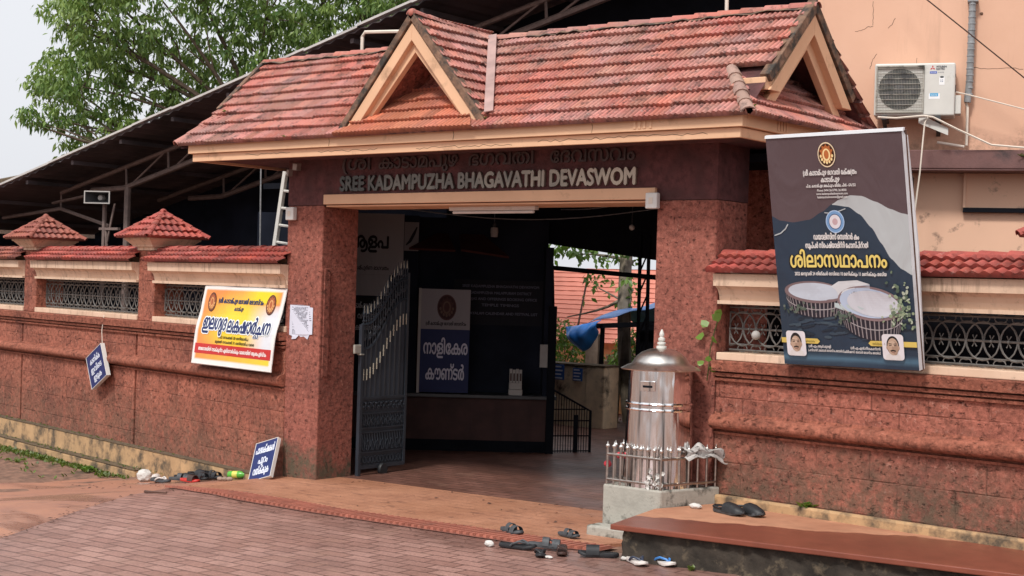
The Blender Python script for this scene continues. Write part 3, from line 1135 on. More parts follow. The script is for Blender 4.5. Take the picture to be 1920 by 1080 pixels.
def bargeboards(mb, fr, apex, left, right, w, c0, c1):
    """inverted V band of width w between c0 and c1 out of the plane; 2D points (a, b)"""
    A, L_, R_ = V(apex), V(left), V(right)

    def inner(P, Q, side):
        d = (Q - P).normalized()
        n = V((-d.y, d.x)) * side
        return n * w
    for Q, side in ((L_, 1), (R_, -1)):
        d = (Q - A).normalized()
        n = V((-d.y, d.x)) * side * w
        # apex inner point straight below the apex
        drop = w / abs(d.x) if abs(d.x) > 1e-4 else w
        pts = [A, Q, Q + n, A + V((0, -drop))]
        # the foot is cut level
        k = n.y / d.y if abs(d.y) > 1e-4 else 0
        pts[2] = Q + n - d * k
        mb.prism([fr(p.x, p.y, c0) for p in pts], fr.n * (c1 - c0))


# right gable end (plane x = 4.40 .. )
GR = Fr((4.40, 0, 0), (0, 1, 0), (0, 0, 1), (1, 0, 0))
gab = MB()
ya = .50
bargeboards(gab, GR, (ya, 3.745), (-.13, 3.13), (1.13, 3.13), .105, -.06, .012)
bargeboards(gab, GR, (ya, 3.612), (-.10, 3.04), (1.10, 3.04), .085, -.10, -.045)
gab.box(W, 4.20, 4.398, -.17, -.05, 3.13, 3.215)
gb = gab.build('gable_trim', 'cream', roof, bevel=.004)
m = MB()
for (q0, q1) in (((-.17, 3.235), (ya, 3.85)), ((1.17, 3.235), (ya, 3.85))):
    d = V((q1[0] - q0[0], q1[1] - q0[1])).normalized()
    n = V((d.y, -d.x)) if q0[0] < ya else V((-d.y, d.x))
    pts = [GR(q0[0], q0[1], -.05), GR(q1[0], q1[1], -.05), GR(q1[0], q1[1] - .10, -.05), GR(q0[0] + n.x * .07, q0[1] + n.y * .07 - .0, -.05)]
    m.prism(pts, V((.075, 0, 0)))
m.build('verge', 'verge', roof, bevel=.006)
m = MB()
m.prism([(3.96, -.12, 3.2), (3.96, 1.12, 3.2), (3.96, .5, 3.72)], (.02, 0, 0))
m.prism([(3.98, -.08, 3.23), (4.36, -.08, 3.14), (4.36, .5, 3.66), (3.98, .5, 3.66)], (0, .015, -.01))
m.prism([(3.98, 1.08, 3.23), (4.36, 1.08, 3.14), (4.36, .5, 3.66), (3.98, .5, 3.66)], (0, -.015, -.01))
m.build('gable_recess', 'maroon', roof)

# front gablet
AX, AZ, GY = 1.40, 3.865, -.45
gl, gr = (.635, 2.955), (2.165, 2.955)
for side in (-1, 1):
    m = MB()
    foot = V((gr[0] if side > 0 else gl[0], GY, 2.975))
    top = V((AX, GY, AZ))
    up = (top - foot)
    L_ = up.length
    upn = up.normalized()
    tiles(m, foot, (0, 1, 0), upn, [(0, 0), (.10, 0), (.98, L_), (0, L_)], seed=20 + side, course=.115)
    # roof thickness below the tiles
    nn = V((0, 1, 0)).cross(upn)
    if nn.z < 0:
        nn = -nn
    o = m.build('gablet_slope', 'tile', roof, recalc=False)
m = MB()
m.ball((AX, GY + .0, AZ + .012), .036, 8)
ridge(m, (AX, GY - .02, AZ + .012), (AX + .02, .50, 3.80 + .012), r=.04, seg=.2, seed=9)
m.build('ridge_tiles', 'tile', roof, smooth=True, recalc=False)
m = MB()
nR = V((AZ - gr[1], 0, gr[0] - AX)).normalized()
nL = V((-(AZ - gl[1]), 0, AX - gl[0])).normalized()
for foot, nn in ((V((gr[0] + .02, GY - .02, gr[1])), nR), (V((gl[0] - .02, GY - .02, gl[1])), nL)):
    top = V((AX, GY - .02, AZ + .01))
    m.prism([foot + nn * .022, top + V((0, 0, .022)), top + V((0, .10, .022)), foot + nn * .022 + V((0, .10, 0))], -nn * .055)
m.build('verge', 'verge', roof, bevel=.006)
m = MB()
GFr = Fr((0, GY, 0), (1, 0, 0), (0, 0, 1), (0, -1, 0))
bargeboards(m, GFr, (AX, 3.795), (.675, 2.965), (2.125, 2.965), .088, -.06, .004)
bargeboards(m, GFr, (AX, 3.660), (.745, 2.965), (2.055, 2.965), .062, -.10, -.045)
m.build('gablet_trim', 'cream', roof, bevel=.004)
m = MB()
m.prism([(.80, -.05, 3.2), (2.0, -.05, 3.2), (AX, -.05, 3.62)], (0, .02, 0))
m.prism([(.80, -.36, 2.99), (AX, -.36, 3.60), (AX, .30, 3.60), (.80, .02, 3.0)], (-.012, 0, .006))
m.prism([(2.0, -.36, 2.99), (AX, -.36, 3.60), (AX, .30, 3.60), (2.0, .02, 3.0)], (.012, 0, .006))
m.build('gablet_recess', 'laterite_p', roof)
m = MB()
a, b = V((1.50, .44, 3.80)), V((2.21, -.44, 3.03))
dd = (b - a).normalized()
nv = V((.2, -.6, .75)).normalized()
xx = dd.cross(nv).normalized()
m.prism([a - xx * .035 + nv * .03, a + xx * .035 + nv * .03, b + xx * .035 + nv * .03, b - xx * .035 + nv * .03], nv * .008)
m.build('valley_sheet', 'valley', roof)


# ------------------------------------------------------------------ compound walls
def grille(mb, fr, s0, s1, z0, z1, out, step=.112, r=.0075):
    H = z1 - z0
    zc = (z0 + z1) / 2
    for z in (z0 + .015, zc, z1 - .015):
        mb.tube([fr(s0, z, out), fr(s1, z, out)], r, 4)
    for z in (z0 + H * .17, z1 - H * .17):
        mb.tube([fr(s0, z, out), fr(s1, z, out)], r * .6, 4)
    n = int((s1 - s0) / step) + 1
    for k in range(n + 1):
        c = s0 + k * step
        pts = []
        for (a, b) in ell(c, zc, step * .98, H * .36, 20):
            pts.append(fr(min(max(a, s0), s1), b, out + .004 * (1 if k % 2 else -1)))
        mb.tube(pts, r * .8, 4, closed=True)
        # rosette with small spikes
        a = c + step / 2
        if s0 < a < s1:
            mb.ball(fr(a, zc, out + .008), .011, 6)
            for dz in (-.03, .03):
                mb.tube([fr(a - .014, zc + dz * 1.2, out), fr(a, zc + dz * .3, out + .004), fr(a + .014, zc + dz * 1.2, out)], r * .6, 4)
        for sg, zz in ((1, z0 + H * .085), (-1, z1 - H * .085)):
            if s0 + .03 < c < s1 - .03:
                mb.tube([fr(p[0], p[1], out) for p in ell(c, zz, step * .36, H * .075, 10)], r * .55, 4, closed=True)


ROLL_P = [(.755, 0), (.755, .016), (.772, .018), (.7725, -.015), (.788, -.015), (.789, .030), (.797, .058), (.82, .080), (.85, .082), (.876, .064), (.892, .034), (.893, .012), (.91, .008), (.91, 0)]
BEAD_P = [(1.125, 0), (1.128, .022), (1.148, .026), (1.149, -.012), (1.160, -.012), (1.161, .038), (1.184, .042), (1.185, -.008), (1.196, -.008), (1.197, .062), (1.262, .072), (1.27, .058), (1.27, 0)]
CORN_P = [(1.665, -.10), (1.665, .022), (1.69, .024), (1.6905, -.004), (1.73, .004), (1.765, .022), (1.79, .052), (1.7905, .078), (1.875, .084), (1.875, -.10)]


def tile_coping(parent, fr, s0, s1, mat='tile_red', seed=1, name='coping_tiles'):
    m = MB()
    f0, f1 = fr(s0, 1.885, .125), fr(s1, 1.885, .125)
    up = (fr(s0, 2.02, -.10) - f0)
    L_ = (f1 - f0).length
    tiles(m, f0, f1 - f0, up, [(0, 0), (L_, 0), (L_, up.length), (0, up.length)], pitch=.078, course=.088, amp=.020, lift=.028, seed=seed, tone=(.5, 1.22))
    g0 = fr(s0, 1.885, -.325)
    upb = fr(s0, 2.02, -.10) - g0
    tiles(m, g0, f1 - f0, upb, [(0, 0), (L_, 0), (L_, upb.length), (0, upb.length)], pitch=.052, course=.13, amp=.012, lift=.02, seed=seed + 50, sub=4)
    a, b = fr(s0, 2.015, -.10), fr(s1, 2.015, -.10)
    ridge(m, a, b, r=.045, seg=.20, seed=seed, tone=(.85, 1.12))
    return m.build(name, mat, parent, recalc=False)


def pier_cap(parent, fr, sc, w, mat, seed):
    """flared cream neck under a four-sided tiled roof"""
    cap = MB()
    h = w / 2
    rings = [(2.00, h + .01), (2.035, h + .012), (2.036, h + .045), (2.05, h + .05), (2.10, h + .10), (2.105, h + .115), (2.135, h + .118)]
    vs = []
    for z, e in rings:
        for (a, c) in ((-e, -e), (e, -e), (e, e), (-e, e)):
            vs.append(fr(sc + a, z, -.17 + c))
    fs = [(i * 4 + k, i * 4 + (k + 1) % 4, i * 4 + 4 + (k + 1) % 4, i * 4 + 4 + k) for i in range(len(rings) - 1) for k in range(4)]
    cap.add(vs, fs + [(0, 1, 2, 3), tuple(range(len(vs) - 4, len(vs)))])
    co = cap.build('pier_cap', 'cream_old', parent)
    m = MB()
    e = h + .175
    zE, zA = 2.125, 2.40
    cs = [(-e, -e), (e, -e), (e, e), (-e, e)]
    ap = fr(sc, zA, -.17)
    for k in range(4):
        p, q = cs[k], cs[(k + 1) % 4]
        P, Q = fr(sc + p[0], zE, -.17 + p[1]), fr(sc + q[0], zE, -.17 + q[1])
        mid = (P + Q) / 2
        up = ap - mid
        tiles(m, P, Q - P, up, [(0, 0), (2 * e, 0), (e, up.length)], pitch=.072, course=.105, amp=.016, lift=.026, seed=seed + k)
    for c in cs:
        ridge(m, fr(sc + c[0] * 1.02, zE + .02, -.17 + c[1] * 1.02), fr(sc, zA + .012, -.17), r=.030, seg=.125, seed=seed, tone=(.85, 1.15))
    m.ball(fr(sc, zA + .0, -.17), .04, 8)
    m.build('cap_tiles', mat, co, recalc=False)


def wall(name, fr, s0, s1, piers, label, cat, mat, seed, end0=0.0, tmats=None, capm=None, sill_s=None):
    root = thing(name, fr((s0 + s1) / 2, 0, -.17), label, cat)
    m = MB()
    # lower wall, cut by narrow vertical grooves beside the piers
    edges = sorted([s0, s1] + [p + .175 for p in piers if s0 < p + .175 < s1])
    for a, b in zip(edges[:-1], edges[1:]):
        for zb0, zb1, oo in ((-.55, .7721, 0), (.7722, .7884, -.016), (.7885, 1.1484, 0), (1.1485, 1.20, -.013)):
            m.box(fr, a + (.022 if a != s0 else 0), b - (.022 if b != s1 else 0), zb0, zb1, -.34, oo)
        if b != s1:
            m.box(fr, b - .0225, b + .0225, -.55, 1.20, -.34, -.035)
    m.build('wall_body', mat, root)
    m = MB()
    m.prof(fr, ROLL_P + [(.91, -.03), (.755, -.03)], s0, s1)
    m.prof(fr, BEAD_P + [(1.27, -.34), (1.2005, -.34), (1.2005, -.03), (1.125, -.03)], s0, s1)
    m.build('moulding', 'moulding', root, smooth=True)
    ps = sorted(piers)
    segs = []
    cur = s0
    for p in ps:
        a, b = p - .175, p + .175
        if a > cur:
            segs.append((cur, min(a, s1)))
        cur = b
    if cur < s1:
        segs.append((cur, s1))
    for k, p in enumerate(ps):
        m = MB()
        m.box(fr, p - .175, p + .175, 1.272, 2.0, -.34, -.002)
        po = m.build('pier', mat, root, bevel=.008)
        pier_cap(root, fr, p, .35, (capm or ['tile_red'])[k % len(capm or [1])], seed + 7 * k)
    for k, (a, b) in enumerate(segs):
        m = MB()
        m.box(fr, a, b, 1.272, 1.325, -.30, .012)
        m.build('sill', 'cream_old', root, bevel=.005)
        m = MB()
        m.prof(fr, CORN_P, a + .004, b - .004)
        m.box(fr, a + .004, b - .004, 1.70, 1.93, -.32, -.12)
        m.build('cornice', 'cream_old', root)
        tile_coping(root, fr, a - .03, b + .03, (tmats or ['tile_red'])[k % len(tmats or [1])], seed + k)
        m = MB()
        grille(m, fr, a + .01, b - .01, 1.328, 1.66, -.13)
        m.build('grille', 'grille', root)
    return root


lw = wall('boundary_wall', LWF, -.03, 12.0, [2.70, 5.68, 8.66], 'red laterite boundary wall with tiled coping and capped piers, ending at the left gate pillar', 'wall', 'laterite', 30,
          tmats=['tile_red', 'tile_red', 'tile_brown'], capm=['tile_red', 'tile_brown'])
m = MB()
m.box(LWF, -.005, 12.0, -.6, -.03, 0.0005, .085)
m.build('plinth', 'yellow_plinth', lw, bevel=.012)
m = MB()
m.box(LWF, 2.45, 12.0, -.6, -.235, .086, .19)
m.build('plinth', 'yellow_plinth', lw, bevel=.02)
m = MB()
m.box(LWF, -.005, 12.0, -.0295, -.022, 0.0005, .092)
m.box(LWF, 2.45, 12.0, -.2345, -.228, .086, .196)
m.build('moss', 'moss_top', lw)

rw = wall('boundary_wall', RWF, .04, 5.6, [2.66], 'red laterite boundary wall with tiled coping, behind the raised floor beside the steel box', 'wall', 'laterite_r', 60, tmats=['tile_red'])
m = MB()
m.box(RWF, .06, 5.6, .2, .335, .0005, .05)
m.build('plinth', 'yellow_plinth', rw, bevel=.015)

m = MB()
m.box(RWF, .05, 5.6, 1.20, 1.70, -.60, -.59)
m.build('shade_sheet', 'dark', rw)  # added dark sheet standing in for the shade behind the grille

# ------------------------------------------------------------------ raised floor at the right
plat = thing('raised_floor', (5.4, -.7, 0), 'low raised floor with wet red top and mossy black stone edge in front of the wall', 'platform')
fl, fr_, bl, br_ = V((4.08, -1.36, 0)), V((9.5, -.66, 0)), V((3.86, -.42, 0)), V((9.5, -.35, 0))
m = MB()
z1, z0 = .272, .238
top = [V((4.06, -1.37, 0)), V((9.6, -.64, 0)), V((9.6, .0, 0)), V((4.06, .08, 0)), V((4.058, -.012, 0)), V((3.905, -.552, 0)), V((3.89, -.60, 0))]
m.prism([p + V((0, 0, z1)) for p in top], (0, 0, z0 - z1))
m.build('floor_slab', 'platform', plat, bevel=.006)
m = MB()
rn = random.Random(2)
N = 90
rows = []
for j, (zz, ofs) in enumerate([(.236, .05), (.20, .055), (.15, .045), (.10, .05), (.05, .04), (.0, .035), (-.06, .03)]):
    row = []
    for i in range(N + 1):
        t = i / N
        p = V((4.06, -1.37, 0)).lerp(V((9.6, -.64, 0)), t)
        row.append(p + V((.05 if i == 0 else 0, ofs + rn.uniform(-.018, .018) + (.02 if i == 0 else 0), zz)))
    rows.append(row)
for row in rows:                                     # return along the left end
    p0 = row[0]
    for k in range(1, 7):
        row.insert(0, p0 + V((-.19 * k / 6 + rn.uniform(-.012, .012) + .02, .88 * k / 6, 0)))
n_ = len(rows[0])
m.add([p for r in rows for p in r], [(j * n_ + i, j * n_ + i + 1, (j + 1) * n_ + i + 1, (j + 1) * n_ + i) for j in range(len(rows) - 1) for i in range(n_ - 1)])
m.build('stone_edge', 'mossy', plat, smooth=True)

# ------------------------------------------------------------------ offering box on its plinth
pl = thing('concrete_plinth', (3.62, -.2, 0), 'stained grey concrete plinth with a small step, under the steel box', 'plinth')
m = MB()
m.prism([(3.42, -.54, -.1), (3.90, -.545, -.1), (4.05, -.012, -.1), (3.42, -.005, -.1)], (0, 0, .485))
m.build('plinth_block', 'concrete', pl, bevel=.012)
m = MB()
m.box(W, 3.40, 3.86, -.70, -.547, -.05, .115)
m.build('step', 'concrete', pl, bevel=.015)

dc = V((3.70, -.275, .385))
box = thing('offering_box', dc, 'tall shiny steel cylinder offering box with domed lid and finial', 'offering box')
m = MB()
m.lathe(dc, [(.250, .0), (.250, .03), (.245, .034), (.221, .80), (.221, .815)], 48)
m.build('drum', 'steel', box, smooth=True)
m = MB()
for z in (.535, .575):
    m.lathe(dc + V((0, 0, z)), [(.226, -.012), (.237, -.008), (.241, 0), (.237, .008), (.226, .012)], 48)
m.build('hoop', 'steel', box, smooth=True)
m = MB()
m.lathe(dc, [(.21, .812), (.276, .806), (.280, .812), (.236, .836), (.205, .848), (.192, .868), (.170, .900), (.135, .928), (.08, .950), (.03, .957), (.02, .958)], 48)
m.build('lid', 'steel_old', box, smooth=True)
m = MB()
m.lathe(dc, [(.012, .95), (.036, .957), (.036, .972), (.016, .978), (.030, .985), (.030, .998), (.014, 1.004), (.025, 1.012), (.025, 1.026), (.012, 1.034), (.018, 1.046), (.017, 1.06), (.006, 1.085), (.001, 1.09)], 16)
m.build('finial', 'white_metal', box, smooth=True)
cdir = V((9.27 - 3.65, -8.98 + .21, 0)).normalized()
cdir = Matrix.Rotation(-.38, 3, 'Z') @ cdir
sx = V((0, 0, 1)).cross(cdir)
SF = Fr(dc + cdir * .2235, sx, (0, 0, 1), cdir)
m = MB()
m.box(SF, -.055, .055, .665, .735, 0, .012)
m.m = 1
m.box(SF, -.036, .036, .690, .706, .0, .0145)
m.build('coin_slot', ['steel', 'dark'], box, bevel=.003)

rail = thing('steel_railing', (3.70, -.28, .386), 'low steel railing with ball tips around the foot of the offering box', 'railing')
cor = [V((3.442, -.03, 0)), V((3.442, -.525, 0)), V((3.885, -.525, 0)), V((4.02, -.03, 0))]
m = MB()
for z in (.42, .595):
    for a, b in zip(cor[:-1], cor[1:]):
        m.tube([a + V((0, 0, z)), b + V((0, 0, z))], .010, 8)
m.build('rail_bar', 'rail_steel', rail, smooth=True)
for a, b, n in ((cor[0], cor[1], 5), (cor[1], cor[2], 8), (cor[2], cor[3], 6)):
    for k in range(n if (a is not cor[2]) else n + 1):
        p = a.lerp(b, k / n)
        m = MB()
        m.tube([p + V((0, 0, .386)), p + V((0, 0, .645))], .0085, 6)
        m.m = 1
        m.ball(p + V((0, 0, .652)), .0145, 8, (1, 1, 1.15))
        m.tube([p + V((0, 0, .662)), p + V((0, 0, .684))], .006, 6, .001)
        m.build('baluster', ['rail_steel', 'steel_old'], rail, smooth=True)

# ------------------------------------------------------------------ banners and signs
def panel(mb, fmap, x0, x1, y0, y1, nx, ny, colf, layer=0.0):
    vs, ts = [], []
    for j in range(ny + 1):
        for i in range(nx + 1):
            x, y = x0 + (x1 - x0) * i / nx, y0 + (y1 - y0) * j / ny
            vs.append(fmap(x, y, layer))
            ts.append(colf(x, y))
    mb.add(vs, [(j * (nx + 1) + i, j * (nx + 1) + i + 1, (j + 1) * (nx + 1) + i + 1, (j + 1) * (nx + 1) + i) for j in range(ny) for i in range(nx)], ts)


def mixc(a, b, t):
    t = min(max(t, 0), 1)
    return tuple(a[k] * (1 - t) + b[k] * t for k in range(3))


# tall dark banner leaning out from the right wall up to the eave (x 0..1, y 0..1.55 up)
BL, BR, TL, TR = V((4.635, -.22, 1.285)), V((5.615, -.32, 1.30)), V((4.685, -.66, 2.735)), V((5.645, -.76, 2.735))
bn = (BR - BL).cross(TL - BL).normalized()
if bn.y > 0:
    bn = -bn
HB = 1.55


def bmap(x, y, o=0.0):
    t = y / HB
    p = BL.lerp(BR, x).lerp(TL.lerp(TR, x), t)
    wv = .006 * sin(2.2 * t * pi) * sin(pi * x) + .004 * sin(3 * pi * x + 2 * t) * (1 - abs(2 * t - 1) * .5)
    return p + bn * (wv + o)


ban = thing('banner', (5.13, -.3, 1.3), 'tall dark banner with yellow lettering and a round building picture, leaning on the right wall', 'banner')
C_BR, C_NV, C_WH = lin((92, 77, 81)), lin((46, 61, 76)), lin((186, 192, 194))
m = MB()


def curve(pts, x):
    for a, b in zip(pts[:-1], pts[1:]):
        if x <= b[0]:
            t = (x - a[0]) / (b[0] - a[0])
            t = t * t * (3 - 2 * t) * .5 + t * .5
            return a[1] + (b[1] - a[1]) * t
    return pts[-1][1]


BROWN = [(0, 1.03), (.06, 1.0), (.16, .985), (.28, 1.0), (.38, 1.05), (.46, 1.10), (.52, 1.13), (.60, 1.155), (.68, 1.15), (.78, 1.11), (.88, 1.06), (.96, 1.03), (1.0, 1.022)]
SWOOSH = [(.46, 1.095), (.58, 1.08), (.66, 1.03), (.74, .94), (.80, .84), (.86, .74), (.93, .67), (1.0, .63)]


def navy_col(x, y):
    c = mixc(lin((46, 62, 80)), C_NV, .5 + .5 * sin(7 * x + 5 * y))
    if y < .10:
        c = mixc(lin((84, 118, 140)), c, abs(y - .055) / .035)
    return c


def band(f0, f1, x0, x1, nx, ny, colf):
    vs, ts = [], []
    for jj in range(ny + 1):
        for ii in range(nx + 1):
            x = x0 + (x1 - x0) * ii / nx
            y = f0(x) + (f1(x) - f0(x)) * jj / ny
            vs.append(bmap(x, y, 0))
            ts.append(colf(x, y))
    m.add(vs, [(a * (nx + 1) + b, a * (nx + 1) + b + 1, (a + 1) * (nx + 1) + b + 1, (a + 1) * (nx + 1) + b) for a in range(ny) for b in range(nx)], ts)


fB, fS = (lambda x: curve(BROWN, x)), (lambda x: min(curve(SWOOSH, x), curve(BROWN, x)))
band(lambda x: 0, fB, 0, .46, 46, 40, navy_col)
band(lambda x: 0, fS, .46, 1, 54, 40, navy_col)
band(fS, fB, .46, 1, 54, 14, lambda x, y: C_WH)
band(fB, lambda x: HB, 0, .46, 46, 20, lambda x, y: C_BR)
band(fB, lambda x: HB, .46, 1, 54, 20, lambda x, y: C_BR)
m.tint = None
shape(m, bmap, strip([(.40, 1.045), (.45, 1.04), (.50, 1.05), (.56, 1.07)], .006), C_WH, .004)
shape(m, bmap, strip([(.01, .90), (.06, .915), (.10, .945), (.12, .975)], .008), C_WH, .004)
emblem(m, bmap, .455, 1.425, .066, .082, .004, None)
wht = lin((225, 222, 220))
for t_, y_, h_, w_ in (('(ശീ കാടാമ്പുഴ ഭഗവതി േക്ഷ(തം', 1.295, .046, .40), ('കാടാമ്പുഴ', 1.248, .046, .14), ('പി.ഒ. കാടാമ്പുഴ, മലപ്പുറം ജില്ല, പിൻ - 676 553', 1.215, .026, .37)):
    text(m, bmap, t_, .465, y_, h_, bold=.035, width=w_, col=wht, layer=.005)
for t_, y_, w_ in (('Phone: 0494 2615790, 2618000', 1.186, .22), ('www.kadampuzhadevaswom.com', 1.164, .235), ('kadampuzhadevaswom@gmail.com', 1.142, .225)):
    text(m, bmap, t_, .47, y_, .021, bold=.02, width=w_, col=wht, layer=.005)
# round blue seal
for r_, c_ in ((.070, (175, 200, 230)), (.064, (120, 160, 205)), (.048, (60, 85, 125)), (.043, (225, 220, 225)), (.02, (200, 170, 175))):
    shape(m, bmap, ell(.475, .985, r_, r_ * 1.08, 28), lin(c_), .004 + (.07 - r_) * .03)
text(m, bmap, 'ഡയാലിസിസ് െസൻറർ കം', .475, .868, .052, bold=.04, width=.34, col=wht, layer=.005)
text(m, bmap, 'സൂപ്പർ സ്െപഷ്യാലിറ്റി േഹാസ്പിറ്റൽ', .475, .812, .050, bold=.04, width=.47, col=wht, layer=.005)
text(m, bmap, 'ശിലാസ്ഥാപനം'.replace('സ്ഥ', 'സഥ'), .475, .682, .14, bold=.075, width=.725, col=lin((24, 30, 38)), layer=.005)
text(m, bmap, 'ശിലാസ്ഥാപനം'.replace('സ്ഥ', 'സഥ'), .475, .685, .14, bold=.024, width=.715, col=lin((236, 212, 120)), layer=.007)
text(m, bmap, '2022 ജനുവരി 24 തിങ്കൾ രാവിെല 10 മണിക്കും 11 മണിക്കും മേധ്യ', .485, .628, .032, bold=.03, width=.68, col=wht, layer=.005)
bup = lambda x, y, o=0.0: bmap(.5 + (x - .49) * 1.0, y + .098, o)
# printed picture: two round-ended white-roofed buildings joined by a block
roofA = ell(.27, .415, .225, .075, 36, rot=-.05)
roofB = ell(.68, .345, .235, .115, 36, rot=-.12)


def facade(mb, cx, cy, rx, ry, rot, depth, a0, a1, layer, n=26):
    for k in range(n):
        t0, t1 = a0 + (a1 - a0) * k / n, a0 + (a1 - a0) * (k + 1) / n
        P = []
        for t in (t0, t1):
            x, y = rx * cos(t), ry * sin(t)
            P.append((cx + x * cos(rot) - y * sin(rot), cy + x * sin(rot) + y * cos(rot)))
        shape(mb, bup, [P[0], P[1], (P[1][0] - (P[1][0] - cx) * .10, P[1][1] - depth), (P[0][0] - (P[0][0] - cx) * .10, P[0][1] - depth)], lin((44, 42, 52)), layer)
        if k % 2 == 0:
            A_, B_ = P[0], (P[0][0] + (P[1][0] - P[0][0]) * .55, P[0][1] + (P[1][1] - P[0][1]) * .55)
            shape(mb, bup, [A_, B_, (B_[0] - (B_[0] - cx) * .10, B_[1] - depth * .97), (A_[0] - (A_[0] - cx) * .10, A_[1] - depth * .97)], lin((150, 142, 144)), layer + .0004)
        for dz_ in (.35, .40):
            pass
        q0 = [(p[0] - (p[0] - cx) * .10 * .4, p[1] - depth * .42) for p in P]
        shape(mb, bup, [q0[0], q0[1], (q0[1][0], q0[1][1] - .006), (q0[0][0], q0[0][1] - .006)], lin((176, 170, 172)), layer + .0007)


facade(m, .27, .415, .225, .075, -.05, .10, -pi, -.25, .004, n=40)
facade(m, .68, .345, .235, .115, -.12, .135, -pi * 1.0, 0, .0054, n=44)
shape(m, bup, roofA, lin((128, 108, 110)), .006)
shape(m, bup, ell(.28, .418, .205, .060, 32, rot=-.05), lin((196, 204, 216)), .0065)
shape(m, bup, [(.40, .455), (.46, .49), (.60, .50), (.69, .475), (.69, .43), (.58, .40), (.42, .40)], lin((212, 214, 218)), .0068)
shape(m, bup, [(.58, .455), (.69, .475), (.69, .43), (.58, .40)], lin((168, 172, 182)), .0070)
for k in range(8):
    x = .435 + k * .019
    shape(m, bup, [(x, .445 - k * .001), (x + .009, .445 - k * .001), (x + .009, .405 - k * .001), (x, .405 - k * .001)], lin((70, 72, 84)), .0072)
shape(m, bup, [(.42, .345), (.60, .325), (.64, .31), (.55, .275), (.42, .315)], lin((190, 204, 206)), .007)
shape(m, bup, roofB, lin((140, 118, 120)), .0075)
shape(m, bup, ell(.675, .348, .215, .098, 32, rot=-.12), lin((186, 200, 222)), .008)
shape(m, bup, ell(.705, .345, .19, .085, 32, rot=-.12), lin((206, 208, 216)), .0085)
rn = random.Random(4)
for cx_, cy_, sx_, sy_, n_k in ((.90, .31, .055, .075, 110), (.12, .30, .08, .018, 26), (.48, .25, .05, .02, 22)):
    for k in range(n_k):
        x, y = rn.gauss(cx_, sx_), rn.gauss(cy_, sy_)
        if .01 < x < .985:
            g = rn.choice([(150, 165, 135), (110, 128, 105), (180, 190, 170), (80, 98, 84)]) if cx_ > .8 else rn.choice([(62, 76, 70), (88, 104, 92), (104, 112, 104)])
            shape(m, bup, ell(x, y, rn.uniform(.006, .018), rn.uniform(.005, .014), 6, rot=rn.uniform(0, 3)), lin(g), .0092 + k * .00001)
for k in range(50):
    x, y = rn.uniform(.05, .95), rn.uniform(.10, .27)
    shape(m, bup, ell(x, y, rn.uniform(.02, .07), rn.uniform(.004, .014), 8, rot=rn.uniform(-.3, .3)), lin(rn.choice([(58, 74, 88), (38, 50, 62), (66, 82, 94)])), .0035 + k * .00001)
# two portraits with yellow name pills
YL = lin((222, 196, 104))
for x0, x1, y0 in ((.0, .30, .175), (.66, 1.0, .175)):
    shape(m, bmap, [(x0, y0 - .018), (x1 - .018 if x0 == 0 else x1, y0 - .018), (x1, y0), (x1 - .018 if x0 == 0 else x1, y0 + .018), (x0, y0 + .018)] if x0 == 0 else
          [(x0 + .018, y0 - .018), (x1, y0 - .018), (x1, y0 + .018), (x0 + .018, y0 + .018), (x0, y0)], YL, .010)
text(m, bmap, 'ഉദ്ഘാടനം', .225, .167, .02, width=.075, col=lin((60, 50, 20)), layer=.0112)
text(m, bmap, 'അദ്ധ്യക്ഷൻ', .735, .167, .02, width=.09, col=lin((60, 50, 20)), layer=.0112)
for cx, bald in ((.115, False), (.835, True)):
    cy = .155
    w_, h_ = .075, .088
    rr = []
    for qx, qy, a in ((1, 1, 0), (-1, 1, pi / 2), (-1, -1, pi), (1, -1, 1.5 * pi)):
        for k in range(5):
            t = a + pi / 2 * k / 4
            rr.append((cx + qx * (w_ - .022) + .022 * cos(t), cy + qy * (h_ - .022) + .022 * sin(t)))
    shape(m, bmap, rr, lin((232, 228, 232)), .0115)
    sk = lin((196, 168, 146))
    shape(m, bmap, [(cx - .06, cy - .085), (cx + .06, cy - .085), (cx + .05, cy - .055), (cx + .02, cy - .04), (cx - .02, cy - .04), (cx - .05, cy - .055)], lin((226, 222, 220)), .012)
    shape(m, bmap, ell(cx, cy + .012, .044, .064, 20), lin((40, 36, 36)), .0122)
    shape(m, bmap, ell(cx, cy - (.002 if not bald else -.004), .038, .056 if not bald else .058, 20), sk, .0126)
    shape(m, bmap, ell(cx + .014, cy - .006, .022, .048, 14), lin((176, 148, 128)), .0127)
    shape(m, bmap, ell(cx - .004, cy + .022, .024, .020, 12), lin((206, 180, 158)), .01275)
    for sx_ in (-1, 1):
        shape(m, bmap, ell(cx + sx_ * .040, cy - .004, .007, .014, 8), lin((184, 154, 134)), .0123)
        shape(m, bmap, strip([(cx + sx_ * .006, cy + .022), (cx + sx_ * .028, cy + .024)], .005), lin((60, 48, 44)), .013)
    shape(m, bmap, strip([(cx - .012, cy - .036), (cx + .012, cy - .036)], .004), lin((150, 100, 92)), .013)
    shape(m, bmap, strip([(cx - .018, cy - .026), (cx, cy - .021), (cx + .018, cy - .026)], .010), lin((45, 36, 34)), .013)
    for sx_ in (-1, 1):
        shape(m, bmap, strip([(cx + sx_ * .008, cy + .012), (cx + sx_ * .026, cy + .013)], .006), lin((70, 54, 48)), .013)
    shape(m, bmap, strip([(cx - .002, cy + .006), (cx + .003, cy - .012)], .006), lin((172, 142, 122)), .013)
